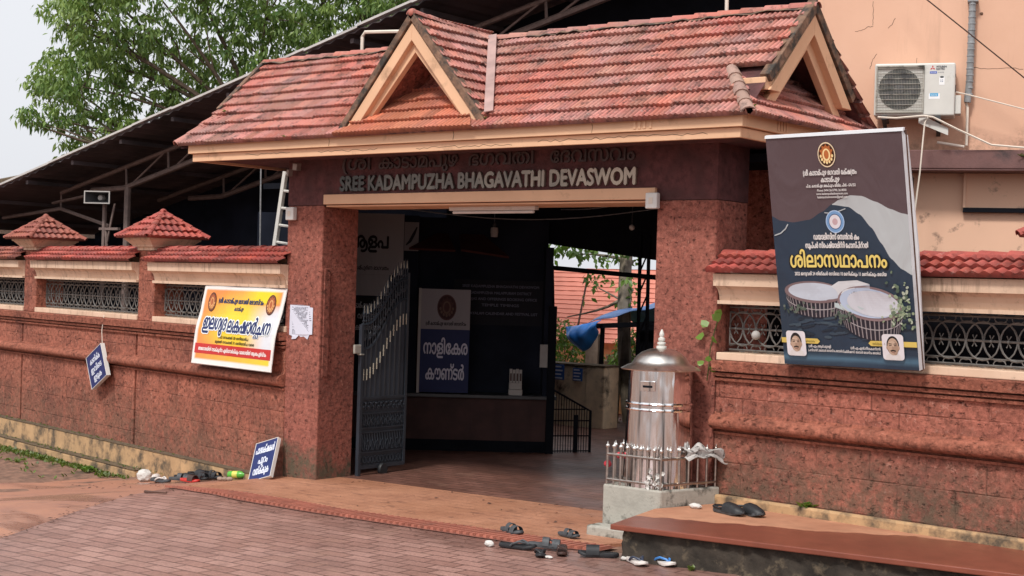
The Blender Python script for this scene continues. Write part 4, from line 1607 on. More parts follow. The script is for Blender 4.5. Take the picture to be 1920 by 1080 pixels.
for t_, x_, y_, w_, al in (('(ശീ.എം.ആർ.മുരളി', .21, .132, .17, 'l'), ('(പസിഡൻറ്, മലബാർ േദവസ്വം േബാർഡ്', .205, .104, .27, 'l'), ('(ശീ.എ.എൻ.നീലകണ്ഠൻ', .745, .130, .22, 'r'), ('കമ്മീഷണർ, മലബാർ േദവസ്വം േബാർഡ്', .745, .102, .27, 'r')):
    text(m, bmap, t_, x_, y_, .024, bold=.02, align=al, width=w_, col=wht, layer=.0112)
m.build('printed_sheet', 'print', ban, recalc=False)
m = MB()
m.tint = lin((215, 218, 222))
ctr = lambda x, y, o: bmap(x, y, o)
m.prism([bmap(1.0, 0, .004), bmap(1.0, HB * .5, .004), bmap(1.0, HB, .004), bmap(1.012, HB * .975, -.03), bmap(1.03, HB * .5, -.035), bmap(1.012, .0, -.03)], -bn * .015)
m.prism([bmap(-.005, HB, .006), bmap(1.01, HB, .006), bmap(1.01, HB + .018, .0), bmap(-.005, HB + .018, .0)], -bn * .02)
m.build('white_hem', 'print', ban)
m = MB()
for a, b in (((.0, 0), (.0, HB)), ((1, 0), (1, HB)), ((0, .0), (1, .0)), ((0, HB), (1, HB)), ((0, HB / 2), (1, HB / 2))):
    m.tube([bmap(a[0], a[1], -.03), bmap(b[0], b[1], -.03)], .014, 6)
m.build('frame', 'wood', ban)

# orange and yellow banner draped over the left wall (x 0..1 to the right, y 0..1 up)
def ymap(x, y, o=0.0):
    s = 1.42 + (-.03 - 1.42) * x
    t = 1 - y
    out = .016 + .075 * min(1, t / .55) + .055 * max(0, (t - .35) / .65)
    z = 1.655 - .735 * t
    s += .05 * (t - .5) * 0 + .008 * sin(4 * t)
    wv = .006 * sin(11 * x + 3 * t) * (1 - t) + .005 * sin(5 * x - 4 * t)
    return LWF(s, z, out + wv + o)


yb_ = thing('banner', LWF(.7, 1.3, .1), 'orange and yellow banner with big blue lettering draped over the left wall', 'banner')
m = MB()


def ycol(x, y):
    if x < .022 or x > .978 or y < .055 or y > .95:
        return lin((232, 226, 222))
    o, ye, w = lin((232, 140, 70)), lin((240, 205, 50)), lin((214, 216, 222))
    d = math.hypot((x - .52) / .55, (y - .52) / .55)
    c = mixc(ye, o, (d - .35) / .55)
    if x > .62 and y < .80:
        c = mixc(c, w, (x - .62) / .26 * min(1, (.86 - y) / .2) * min(1, y / .2))
    if y > .80 and x > .5:
        c = mixc(c, lin((238, 208, 30)), min(1, (x - .5) / .2) * (1 - max(0, (x - .85) / .12)))
    if y < .14:
        c = mixc(o, ye, x)
    return c


panel(m, ymap, 0, 1, 0, 1, 46, 40, ycol)
panel(m, ymap, .022, .978, .135, .262, 30, 4, lambda x, y: lin((190, 38, 34)), .0028)
for ex in (.14, .865):
    emblem(m, ymap, ex, .80, .052, .125, .003, None, rim=(60, 30, 20), dark=(120, 62, 30), mid=(170, 92, 50), lite=(215, 160, 100))
nb = lin((38, 52, 92))
text(m, ymap, '(ശീ കാടാമ്പുഴ ഭഗവതി േദവസ്വം', .50, .795, .085, bold=.03, width=.56, col=nb, layer=.003)
text(m, ymap, 'കാടാമ്പുഴ', .50, .705, .07, bold=.02, width=.12, col=nb, layer=.003)
for b_, cl, ly in ((.085, lin((235, 240, 240)), .003), (.030, lin((18, 36, 92)), .0042)):
    text(m, ymap, 'ഇലഗൃദ', .235, .455, .25, bold=b_, width=.30, col=cl, layer=ly)
    text(m, ymap, 'ലകഷാർചന', .665, .435, .25, bold=b_, width=.52, col=cl, layer=ly)
    text(m, ymap, 'ച', .775, .385, .10, bold=b_, width=.06, col=cl, layer=ly)
ol = lin((62, 62, 18))
text(m, ymap, '2022 നവംബർ 30 ശനിയാഴ്ച', .50, .345, .05, bold=.02, width=.39, col=ol, layer=.003)
text(m, ymap, 'മുതൽ നവംബർ 31 ശനിയാഴ്ച വെര', .52, .285, .05, bold=.02, width=.50, col=ol, layer=.003)
text(m, ymap, 'അേഗാരയിൽ നടക്കുന്ന എല്ലാവർക്കും വൈഗയിൽ ആദരപൂർവ്വം', .50, .175, .065, bold=.03, width=.86, col=lin((238, 225, 222)), layer=.004)
m.build('printed_sheet', 'print', yb_, recalc=False)
m = MB()
m.tint = lin((225, 222, 218))
edge = [(i / 10, 0) for i in range(11)] + [(1, i / 10) for i in range(1, 11)] + [(1 - i / 10, 1) for i in range(1, 11)] + [(0, 1 - i / 10) for i in range(1, 10)]
m.tube([ymap(a, b, -.003) for a, b in edge], .006, 4, closed=True)
m.build('hem', 'print', yb_)

# white paper notices stuck on the left pillar
m = MB()


def pmap(x, y, o=0.0):
    return G(-.385 + .3 * x + .01 * sin(6 * y), 1.215 + .305 * y, .006 + .004 * sin(7 * x + 5 * y) + o)


pc = lin((206, 208, 222))
m.tint = pc
shape(m, pmap, [(.12, .0), (.14, .10), (.0, .13), (.02, 1.0), (.50, 1.01), (.85, .99), (.86, .95), (1.0, .94), (.97, .17), (.85, .16), (.78, .02), (.60, .10), (.48, .08), (.40, .13), (.30, .02)], pc, 0)
rn = random.Random(9)
for k in range(22):
    y = .93 - k * .036
    x = .12
    while x < .76:
        w_ = rn.uniform(.03, .10)
        if rn.random() < .86:
            shape(m, pmap, [(x, y), (x + w_, y), (x + w_, y + .013), (x, y + .013)], lin((110, 112, 124)), .0015)
        x += w_ + .018
for k in range(5):
    shape(m, pmap, [(.87, .80 - k * .06), (.95, .80 - k * .06), (.95, .82 - k * .06), (.87, .82 - k * .06)], lin((110, 112, 124)), .0015)
vs0 = m
nt = m.build('paper_notice', 'paper', None, recalc=False)
so = nt.modifiers.new('thick', 'SOLIDIFY')
so.thickness = .0006
so.offset = -1
tag(nt, 'torn white paper notice with printed lines pasted on the left gate pillar', 'paper notice')


def board_sign(name, o, u, v, thick, w, h, lines, label, bold=.05):
    """navy sign board with white edge strip; u right, v up along the face"""
    u, v = V(u).normalized(), V(v).normalized()
    n = u.cross(v)
    fr = Fr(o, u, v, n)
    root = thing(name, V(o), label, 'sign board')
    mb = MB()
    mb.tint = lin((26, 40, 98))
    mb.box(fr, 0, w, 0, h, -thick * .4, 0)
    for t_, y_, h_, w_ in lines:
        text(mb, fr, t_, w * .5, y_, h_, bold=bold, width=w_, col=lin((216, 222, 236)), layer=.0015)
    mb.build('sign_face', 'print', root)
    mb = MB()
    for a0, a1, b0, b1 in ((-.006, 0, -.006, h + .006), (w, w + .006, -.006, h + .006), (0, w, -.006, 0), (0, w, h, h + .006)):
        mb.box(fr, a0, a1, b0, b1, -thick, .003)
    mb.box(fr, 0, w, 0, h, -thick, -thick * .4 - .001)
    mb.build('edge_frame', 'white_plastic', root, bevel=.002)
    return root, fr


# sign hanging on a string, turned and tilted
hu = (LWF.u * -.34 + LWF.v * .175).normalized()
hv = (LWF.u * .165 + LWF.v * .32).normalized()
hn = hu.cross(hv)
ho = LWF(3.66, .50, .115)
board_sign('hanging_sign', ho, hu, hv, .045, .385, .36, [('കാണിക്ക', .245, .085, .25), ('ഇവിെട', .145, .085, .27), ('ഇടുക', .05, .085, .20)],
           'small navy blue sign hung crooked from a string on the left wall', bold=.03)
m = MB()
tp = ho + hu * .385 + hv * .36
m.tube([tp - hn * .02, tp.lerp(LWF(3.60, 1.28, .04), .5) + V((0, 0, -.0)), LWF(3.60, 1.30, .03)], .0035, 5)
tag(m.build('hanging_string', 'pvc', None), 'thin pale string holding the small navy sign on the left wall', 'string')
# sign leaning at the foot of the left pillar
lo = V((-.56, -.275, -.05))
lu2 = V((.258, .012, .079)).normalized()
lv = V((-.09, .18, .318))
lv = (lv - lu2 * lv.dot(lu2)).normalized()
board_sign('leaning_sign', lo, lu2, lv, .036, .275, .372, [('പാദരക്ഷകൾ', .26, .10, .235), ('പുറം', .155, .10, .12), ('വയ്ക്കുക', .05, .10, .20)],
           'navy blue sign with white lettering leaning against the foot of the left pillar', bold=.03)

# ------------------------------------------------------------------ fittings on the gate
for x, z, lab in ((-.43, 2.27, 'small white switch box on the face of the left pillar beside the ladder'), (3.40, 2.335, 'small white junction box at the right end of the lintel band')):
    r_ = thing('junction_box', G(x + .05, z, 0), lab, 'junction box', 'white boxes on the gateway')
    m = MB()
    m.box(G, x, x + .10, z, z + .115, .037 if x > 1 else .001, .085 if x > 1 else .05)
    m.build('housing', 'white_plastic', r_, bevel=.008)
    m = MB()
    m.box(G, x + .03, x + .065, z + .035, z + .08, .0855 if x > 1 else .0505, .0875 if x > 1 else .0525)
    m.build('cover_plate', 'pvc', r_, bevel=.002)

cc = thing('floodlight', G(-.38, 2.70, .02), 'small twin-headed floodlight under the eave above the left pillar', 'floodlight')
m = MB()
m.tube([G(-.30, 2.72, .0), G(-.33, 2.715, .06)], .012, 6)
m.build('bracket', 'gate_dark', cc)
for x, z, k in ((-.36, 2.685, 1), (-.27, 2.735, -1)):
    m = MB()
    f = Fr(G(x, z, .09), V((.8, -.25 * k, -.1)).normalized(), V((.1, 0, 1)).normalized(), V((-.25, -.95, -.15)).normalized())
    m.box(f, -.024, .024, -.032, .032, -.03, .01)
    m.m = 1
    m.box(f, -.019, .019, -.026, .026, .0102, .012)
    m.build('lamp_head', ['rust', 'dull_white'], cc, bevel=.004)

tl = thing('tube_light', (1.75, .2, 2.37), 'long white tube light fixed under the lintel of the gate opening', 'tube light')
m = MB()
m.box(W, 1.30, 2.20, .17, .22, 2.352, 2.384)
m.build('housing', 'white_metal', tl, bevel=.004)
m = MB()
m.tube([(1.33, .195, 2.338), (2.17, .195, 2.338)], .012, 8)
m.build('tube', 'white_plastic', tl, smooth=True)

# opened gate leaf
leaf = thing('gate_leaf', (.05, .47, 0), 'opened blue-grey ornamental metal gate leaf with spear tips beside the left pillar', 'gate')
ga = rad(91)
LF = Fr((.055, .47, 0), (cos(ga), sin(ga), 0), (0, 0, 1), (sin(ga), -cos(ga), 0))
LW_ = .60


def toph(a, base, rise):
    t = a / LW_
    t = min(max((t - .08) / .84, 0), 1)
    return base + rise * t * t * (3 - 2 * t)


m = MB()
m.box(LF, -.02, .012, .0, 1.36, -.018, .018)
m.box(LF, LW_ - .02, LW_ + .008, .07, 1.84, -.016, .016)
m.box(LF, .0, LW_, .06, .095, -.014, .014)
m.box(LF, .0, LW_, .685, .71, -.014, .014)
for z in (.20, .38, .42, .55):
    m.box(LF, .01, LW_ - .015, z, z + .012, -.008, .012)
for base, rise in ((1.14, .45), (1.36, .42)):
    pts = [LF(a, toph(a, base, rise), .0) for a in [LW_ * k / 12 for k in range(13)]]
    m.tube(pts, .014, 6)
m.build('frame', 'gate_blue', leaf)
m = MB()
for k in range(9):
    a0, a1 = .012 + k * (LW_ - .03) / 9, .012 + (k + 1) * (LW_ - .03) / 9
    am = (a0 + a1) / 2
    m.add([LF(a0, .71, .0), LF(am, .71, .010), LF(a1, .71, .0), LF(a1, toph(a1, 1.14, .45), .0), LF(am, toph(am, 1.14, .45), .010), LF(a0, toph(a0, 1.14, .45), 0)], [(0, 1, 4, 5), (1, 2, 3, 4)])
m.box(LF, .01, LW_ - .01, .095, .685, -.006, -.002)
m.build('panel', 'gate_blue', leaf)
m = MB()
for k in range(19):
    a = .015 + k * (LW_ - .03) / 18
    z = toph(a, 1.36, .42)
    m.tube([LF(a, toph(a, 1.15, .45), 0), LF(a, z + .10, 0)], .006, 5)
    m.tube([LF(a, z + .09, 0), LF(a, z + .12, 0), LF(a, z + .19, 0)], .013, 5, .001)
    m.ball(LF(a, z + .03, 0), .013, 6)
    zz = toph(a, .74, .56)
    if k % 2 == 0:
        m.ball(LF(a + .015, toph(a, 1.14, .45) + .09, 0), .018, 6)
for k in range(26):       # cast ornaments in the lower panel
    a = .03 + (k % 13) * (LW_ - .06) / 12
    z = .14 if k < 13 else .48
    m.tube([LF(p[0], p[1], .006) for p in ell(a, z, .017, .030, 8)], .0045, 4, closed=True)
for k in range(17):
    a = .03 + k * (LW_ - .06) / 16
    m.tube([LF(a - .012, .225, .006), LF(a + .012, .29, .008), LF(a - .006, .375, .006)], .0055, 4)
    m.tube([LF(a - .012, .435, .006), LF(a + .010, .50, .008), LF(a - .006, .545, .006)], .005, 4)
    m.ball(LF(a, .62 + .03 * (k % 2), .008), .012, 6)
for zc, hh in ((.26, .07), (.48, .05), (.62, .05)):      # scrolls
    for k in range(9):
        a = .045 + k * (LW_ - .09) / 8
        sg = 1 if k % 2 else -1
        m.tube([LF(a + sg * (.028 - .0022 * q) * cos(q * .75), zc + hh * (1 - q / 13) * sin(q * .75), .010) for q in range(11)], .0042, 4)
for k in range(9):
    a = .04 + k * (LW_ - .08) / 8
    z0_ = toph(a, 1.14, .45) + .03
    m.tube([LF(a + .018 * cos(q * .8) * (1 - q / 12), z0_ + .07 + .05 * sin(q * .8) * (1 - q / 12), .006) for q in range(10)], .0042, 4)
m.build('ornament', 'gate_blue', leaf)
m = MB()
for k in range(14):
    a = .02 + k * (LW_ - .045) / 13
    zz = toph(a, .86, .50)
    m.tube([LF(a, zz, .012), LF(a, zz + .10, .012)], .006, 5)
    m.ball(LF(a, zz + .05, .012), .009, 6)
    if k % 1 == 0:
        m.tube([LF(a, toph(a, 1.36, .42) + .10, .001), LF(a, toph(a, 1.36, .42) + .17, .001)], .008, 5, .002)
m.build('gilded_spears', 'silver_paint', leaf)
m = MB()
m.lathe(LF(.30, .045, .02), [(.0, -.02), (.05, -.02), (.055, -.012), (.055, .012), (.05, .02), (.0, .02)], 18, axis=LF.n)
m.build('wheel', 'black_rubber', leaf, smooth=True)
m = MB()
m.box(LF, -.10, .0, 1.10, 1.18, -.012, .012)
m.box(LF, -.035, .02, 1.085, 1.10, -.02, .02)
m.build('latch', 'concrete', leaf, bevel=.006)

# ------------------------------------------------------------------ shed with dark roof behind the gate
shed = thing('shed', (-3.0, 3.7, 0), 'large dark open shed with sloping sheet roof and pipe trusses behind the gateway', 'shed')
RS = (4.65 - 2.87) / (8.51 - .89)


def shz(x, y=2.2):
    return 4.65 + (x + .89) * RS


m = MB()
X0, X1 = -10.6, 5.6
nseg = 90
for k in range(nseg):
    pass
for xa, xb, ys in ((X0, -1.70, (2.2, 3.2, 4.2, 5.3)), (-1.70, X1, (2.2, 2.7, 3.2, 3.72))):
    n = int((xb - xa) / .09)
    vs = []
    for y in ys:
        for i in range(n + 1):
            x = xa + (xb - xa) * i / n
            vs.append((x, y, shz(x) + (.012 if i % 2 else -.012)))
    m.add(vs, [(j * (n + 1) + i, j * (n + 1) + i + 1, (j + 1) * (n + 1) + i + 1, (j + 1) * (n + 1) + i) for j in range(3) for i in range(n)])
ro = m.build('roof_sheet', 'shed', shed)
so = ro.modifiers.new('thick', 'SOLIDIFY')
so.thickness = .012
m = MB()
rn = random.Random(8)
x = X0
while x < X1:
    x2 = min(x + rn.uniform(.7, 1.0), X1)
    dz = rn.uniform(-.008, .01)
    m.add([(x, 2.17, shz(x) + .018 + dz), (x2, 2.17, shz(x2) + .018 + dz), (x2, 2.17, shz(x2) + .044 + dz), (x, 2.17, shz(x) + .044 + dz),
           (x, 2.27, shz(x) + .024 + dz), (x2, 2.27, shz(x2) + .024 + dz), (x2, 2.27, shz(x2) + .05 + dz), (x, 2.27, shz(x) + .05 + dz)], [(0, 1, 2, 3), (4, 5, 6, 7), (3, 2, 6, 7), (0, 1, 5, 4)])
    x = x2
m.build('sheet_edge', 'shed_edge', ro)
for x in [-10 + 1.0 * k for k in range(15)]:
    m = MB()
    m.box(W, x, x + .05, 2.26, 5.28 if x < -1.75 else 3.58, shz(x) - .085, shz(x) - .035)
    m.build('purlin', 'shed', shed)
for ty in (2.95, 4.6):
    m = MB()
    xe = 4.6 if ty < 4 else -1.8
    up0, up1 = (-8.2, ty, 2.84), (xe, ty, 2.84 + (xe + 8.2) * .2225)
    m.tube([up0, up1], .030, 6)
    # bottom chord: short level run, then rising
    lowz = lambda x: 2.88 if x < -6.8 else 2.88 + (x + 6.8) * .2285
    m.tube([(-7.5, ty, 2.86), (-6.8, ty, 2.88), (xe, ty, lowz(xe))], .036, 6)
    upz = lambda x: 2.84 + (x + 8.2) * .2225
    x = -6.75
    while x < xe - .9:
        m.tube([(x, ty, lowz(x)), (x - .02, ty, upz(x))], .018, 5)
        m.tube([(x + .05, ty, lowz(x)), (x + .80, ty, upz(x + .80))], .016, 5)
        x += .86
    m.build('truss', 'rust', shed)
m = MB()
m.tube([(-9.6, 2.95, 2.50), (-8.2, 2.95, 2.62), (-7.1, 2.95, 2.38)], .026, 6)
m.tube([(-8.2, 2.95, 2.62), (-8.2, 2.95, 2.84)], .014, 5)
m.tube([(-6.95, 2.95, 2.87), (-8.4, 2.95, 2.70)], .02, 5)
m.build('tie_beam', 'rust', shed)
for x, y in ((-6.72, 2.95), (4.0, 2.95)):
    m = MB()
    m.tube([(x, y, -.1), (x, y, 2.9 if x < -5 else shz(x) - .1)], .045, 8)
    m.build('column', 'rust' if x < -5 else 'dark', shed, smooth=True)
m = MB()
m.prism([(-10.5, 5.16, -.3), (-1.62, 5.16, -.3), (-1.62, 5.16, shz(-1.62) - .03), (-10.5, 5.16, shz(-10.5) - .03)], (0, .1, 0))
m.build('back_curtain', 'navy', shed)
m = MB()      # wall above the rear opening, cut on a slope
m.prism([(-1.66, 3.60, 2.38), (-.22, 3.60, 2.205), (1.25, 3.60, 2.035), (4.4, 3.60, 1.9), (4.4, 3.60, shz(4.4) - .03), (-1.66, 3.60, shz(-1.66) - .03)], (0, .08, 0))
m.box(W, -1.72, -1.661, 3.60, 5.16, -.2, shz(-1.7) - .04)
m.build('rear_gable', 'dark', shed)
m = MB()     # low ceiling added to keep sky and sun out of the interior
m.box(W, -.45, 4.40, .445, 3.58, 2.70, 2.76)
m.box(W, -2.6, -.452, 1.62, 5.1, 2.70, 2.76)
m.build('shading_ceiling', 'dark', shed)
m = MB()
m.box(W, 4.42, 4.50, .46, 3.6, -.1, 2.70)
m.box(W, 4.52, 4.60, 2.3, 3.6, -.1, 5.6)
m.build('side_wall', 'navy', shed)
m = MB()
m.box(W, -10.66, -10.56, 2.3, 5.28, -.3, 2.3)
m.build('side_wall', 'navy', shed)
m = MB()     # bar across the rear opening and twin posts with bracing
RP = (1.960, 1.868, .945, 1.050)
m.tube([(-.30, 3.58, RP[0]), (1.25, 3.58, RP[1])], .026, 6)
for x in (RP[2], RP[3]):
    m.tube([(x + .01, 3.58, .0), (x - .005, 3.58, 2.3)], .019, 6)
for k in range(5):
    m.tube([(RP[2], 3.58, 1.05 + .22 * k), (RP[3], 3.58, 1.27 + .22 * k)], .009, 5)
m.tube([(-.20, 3.56, 1.50), (-.22, 3.56, 2.0)], .012, 6)
m.tube([(-.13, 3.56, 1.50), (-.16, 3.56, 2.0)], .014, 6)
m.build('rear_posts', 'dark', shed)

# horn loudspeaker on its stand
sp = thing('loudspeaker', (-5.88, 2.0, 0), 'grey rectangular horn loudspeaker on a pipe stand behind the left wall', 'loudspeaker')
HF = Fr((-5.88, 1.92, 2.672), V((.86, .51, 0)), (0, 0, 1), V((.51, -.86, 0)))
m = MB()
ow, oh, iw, ih = .165, .078, .035, .03
for w0, h0, c0, w1, h1, c1 in ((ow, oh, .10, iw, ih, -.14), (ow - .012, oh - .012, .10, iw - .012, ih - .008, -.12)):
    vs = [HF(a * w, b * h, c) for (w, h, c) in ((w0, h0, c0), (w1, h1, c1)) for (a, b) in ((-1, -1), (1, -1), (1, 1), (-1, 1))]
    m.add(vs, [(k, (k + 1) % 4, 4 + (k + 1) % 4, 4 + k) for k in range(4)])
    m.m = 1
m.m = 0
for a0, a1, b0, b1 in ((-ow, ow, oh - .014, oh), (-ow, ow, -oh, -oh + .014), (-ow, -ow + .014, -oh + .014, oh - .014), (ow - .014, ow, -oh + .014, oh - .014)):
    m.box(HF, a0, a1, b0, b1, .092, .106)
m.build('horn', ['dull_white', 'gate_dark'], sp)
m = MB()
m.lathe(HF(0, 0, -.04), [(.0, .06), (.03, .05), (.042, .02), (.042, -.03)], 14, axis=HF.n)
m.build('driver', 'dull_white', sp, smooth=True)
m = MB()
m.tube([(-5.90, 2.0, -.1), (-5.90, 2.0, 2.6)], .028, 6)
m.tube([(-5.84, 2.0, 2.1), (-5.70, 2.0, 2.6)], .014, 6)
m.tube([(-5.80, 2.0, 1.8), (-5.86, 2.0, 2.28)], .018, 6)
m.box(W, -5.98, -5.60, 1.98, 2.02, 2.28, 2.31)
m.build('stand', 'rust', sp)

# aluminium ladder leaning behind the left pillar
ld = thing('ladder', (-1.55, .9, 0), 'aluminium ladder leaning upright between the left wall and the left pillar', 'ladder')
lb, lt = V((-2.03, 1.0, .15)), V((-1.575, 1.0, 2.86))
lw_ = V((.34, -.06, -.03))
m = MB()
dd = (lt - lb).normalized()
lx = lw_.normalized()
for p in (lb, lb + lw_):
    f = Fr(p, lx, dd, lx.cross(dd))
    m.box(f, -.028, .028, 0, (lt - lb).length, -.018, .018)
m.build('rail', 'white_metal', ld, bevel=.003)
m = MB()
for k in range(16):
    p = lb.lerp(lt, (k + .6) / 16)
    m.tube([p, p + lw_], .014, 6)
m.build('rungs', 'white_metal', ld)
m = MB()
m.tube([(-1.86, .95, 1.6), (-1.90, .95, 3.2)], .008, 5)
tag(m.build('conduit', 'grey_pipe', None), 'thin grey upright conduit beside the aluminium ladder behind the left wall', 'pipe')
m = MB()
m.tube([(-.20, .62, 3.5), (-.20, .62, 3.98), (-.17, .62, 4.02), (.55, .70, 3.985)], .016, 6)
tag(m.build('bent_pipe', 'pvc', None, smooth=True), 'white bent pipe rising behind the roof ridge left of the front gablet', 'pipe')
m = MB()
m.tube([(3.62, .62, 3.5), (3.61, .62, 4.3)], .014, 6)
tag(m.build('vent_pipe', 'pvc', None), 'thin white upright pipe rising behind the roof ridge near the right gable', 'pipe')

# ------------------------------------------------------------------ ticket counter and notices inside the gate
ct = thing('counter', (-.5, 2.8, 0), 'dark counter booth with red panelled front inside the gateway', 'counter')
m = MB()
m.box(KF, -1.6, 1.56, .12, .56, -1.2, 0)
for s in (.12, .42, .72, 1.02, 1.32):
    m.box(KF, s, s + .02, .13, .55, .0005, .012)
m.build('front_wall', 'redwood', ct)
m = MB()
m.box(KF, -1.6, 1.57, -.1, .12, -1.2, .012)
m.build('base', 'dark', ct)
m = MB()
m.box(KF, -1.6, 1.60, .562, .60, -1.2, .06)
m.build('counter_top', 'gate_dark', ct, bevel=.006)
m = MB()
m.box(KF, -1.6, 1.5, .601, 2.45, -1.2, -.32)
m.box(KF, 1.455, 1.535, .601, 2.16, -.6, -.0)
m.box(KF, -.62, .12, .601, 2.45, -.319, -.03)
m.prism([(-.30, .47, .0), (-.30, .47, 2.7), (-1.64, 1.93, 2.7), (-1.64, 1.93, .0)], (-.03, -.03, 0))  # added partition that blocks side light from the booth
m.build('booth_wall_and_baffle', 'navy', ct)
m = MB()
m.box(KF, 1.50, 1.58, .0, 1.545, -.08, .09)
m.m = 1
m.box(KF, 1.42, 1.50, .90, 1.14, .005, .015)
m.build('end_panel', ['dark', 'dull_white'], ct)
m = MB()
m.box(KF, .13, .168, .601, 1.50, -.12, -.03)
m.build('door_jamb', 'redwood', ct)
m = MB()
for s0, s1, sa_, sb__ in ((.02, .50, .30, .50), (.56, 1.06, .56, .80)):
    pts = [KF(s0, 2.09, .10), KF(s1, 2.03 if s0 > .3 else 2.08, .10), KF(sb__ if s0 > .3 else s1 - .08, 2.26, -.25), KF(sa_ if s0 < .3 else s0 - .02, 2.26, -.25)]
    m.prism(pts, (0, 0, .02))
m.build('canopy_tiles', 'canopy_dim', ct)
# counter sign: white head with the emblem, navy below
cs = thing('counter_sign', KF(.42, .61, .05), 'tall standing sign with oval emblem over large white lettering on navy, on the counter', 'sign board')
CF = Fr(KF(.165, .615, .06), KF.u, (0, 0, 1), KF.n)
m = MB()
m.tint = lin((46, 54, 92))
m.box(CF, .0, .51, .0, .655, -.02, 0)
m.tint = lin((150, 146, 150))
m.box(CF, .0, .51, .656, 1.075, -.02, 0)
emblem(m, CF, .265, .885, .10, .135, .001, None, rim=(90, 60, 60), dark=(62, 40, 42), mid=(80, 52, 50), lite=(104, 80, 70))
text(m, CF, '(ശീ കാടാമ്പുഴ ഭഗവതി േദവസ്വം', .26, .70, .05, bold=.03, width=.42, col=lin((40, 36, 44)), layer=.002)
text(m, CF, 'നാളിേകര', .262, .40, .20, bold=.020, width=.46, col=lin((205, 205, 220)), layer=.002)
text(m, CF, 'കൗണടർ'.replace('ണട', 'ണ്ട'), .262, .135, .20, bold=.020, width=.40, col=lin((205, 205, 220)), layer=.002)
m.build('sign_face', 'paper', cs, recalc=False)
m = MB()
m.box(CF, -.028, -.001, -.01, 1.08, -.04, .006)
m.build('white_edge', 'dull_white', cs)
# board with rows of small lettering behind the sign
nb_ = thing('notice_board', KF(1.0, 1.5, -.3), 'dark notice board with rows of small pale lettering behind the counter sign', 'notice board')
NF = Fr(KF(.50, 1.32, -.31), KF.u, (0, 0, 1), KF.n)
m = MB()
m.tint = lin((26, 27, 36))
m.box(NF, .0, .98, .0, .48, -.008, 0)
for t_, y_, w_ in (('SREE KADAMPUZHA BHAGAVATHI DEVASWOM', .40, .82), ('KADAMPUZHA MALAPPURAM DISTRICT', .33, .66), ('POOJAS AND OFFERINGS BOOKING OFFICE', .265, .78), ('TEMPLE TIMINGS', .20, .40), ('MALAYALAM CALENDAR AND FESTIVAL LIST', .11, .80)):
    text(m, NF, t_, .50, y_, .04, bold=.03, width=w_, col=lin((104, 106, 122)), layer=.002)
text(m, NF, 'COUNTER', .06, .03, .04, bold=.02, width=.12, align='l', col=lin((150, 150, 150)), layer=.002)
m.build('board_face', 'paper', nb_, recalc=False)
# white posters on the side wall above the gate leaf
po = thing('poster', KF(-.4, 2.0, 0), 'dim white poster with big black lettering on the wall behind the gate leaf', 'poster')
PF = Fr(KF(-.62, 1.60, -.024), KF.u, (0, 0, 1), KF.n)
m = MB()
m.tint = lin((165, 162, 164))
m.box(PF, .0, .58, .22, .86, -.004, 0)
m.box(PF, .0, .44, .0, .219, -.004, 0)
text(m, PF, 'ആളപ'.replace('ആ', 'ആ'), .20, .50, .22, bold=.03, width=.44, col=lin((12, 12, 16)), layer=.002)
text(m, PF, '(ശീ സമ്പൂർണ ഭാഗവതം', .22, .27, .06, bold=.02, width=.42, col=lin((20, 20, 24)), layer=.002)
m.build('printed_sheet', 'paper', po, recalc=False)
po2 = thing('poster', KF(-.4, 1.4, 0), 'black poster with white lettering seen through the spear tips of the gate leaf', 'poster')
PF2 = Fr(KF(-.62, 1.18, -.024), KF.u, (0, 0, 1), KF.n)
m = MB()
m.tint = lin((20, 20, 24))
m.box(PF2, .0, .44, .0, .40, -.004, 0)
for t_, y_, w_ in (('കാടാമ്പുഴ േദവസ്വം', .29, .36), ('വഴിപാട്', .18, .2), ('കൗണ്ടർ', .06, .26)):
    text(m, PF2, t_, .22, y_, .08, bold=.03, width=w_, col=lin((165, 165, 168)), layer=.002)
m.build('printed_sheet', 'paper', po2, recalc=False)
# hanging lantern and little framed goods on the counter
ln = thing('hanging_lamp', KF(.90, 2.33, .1), 'small unlit white glass lamp hanging from the ceiling inside the gateway', 'lamp')
p = KF(.90, 2.30, .1)
m = MB()
m.lathe(p, [(.0, -.055), (.036, -.052), (.042, .0), (.038, .045), (.0, .05)], 14)
m.build('shade', 'dull_white', ln, smooth=True)
m = MB()
m.tube([p + V((0, 0, .05)), p + V((0, 0, .45))], .006, 5)
m.lathe(p + V((0, 0, .05)), [(.018, 0), (.018, .03), (.006, .05)], 10)
m.build('cord', 'gate_dark', ln)
gl_ = thing('globe_lamp', (1.02, 3.3, 2.4), 'small unlit white globe lamp under the dark ceiling near the right opening', 'lamp')
m = MB()
m.ball((1.02, 3.3, 2.37), .030, 12)
m.build('globe', 'white_plastic', gl_, smooth=True)
m = MB()
m.tube([(1.02, 3.3, 2.40), (1.02, 3.3, 2.70)], .006, 5)
m.build('stem', 'gate_dark', gl_)
ar_ = thing('poster', KF(-.02, 2.2, 0), 'small pale poster with a dark arrow stroke, next to the big lettered poster inside', 'poster')
m = MB()
AP = Fr(KF(-.035, 2.08, -.022), KF.u, (0, 0, 1), KF.n)
m.tint = lin((140, 138, 140))
m.box(AP, 0, .15, 0, .30, -.004, 0)
shape(m, AP, strip([(.02, .06), (.06, .10), (.10, .18), (.13, .25)], lambda t: .012 + .02 * sin(pi * t)), lin((25, 25, 32)), .002)
m.build('printed_sheet', 'paper', ar_, recalc=False)
wr = MB()
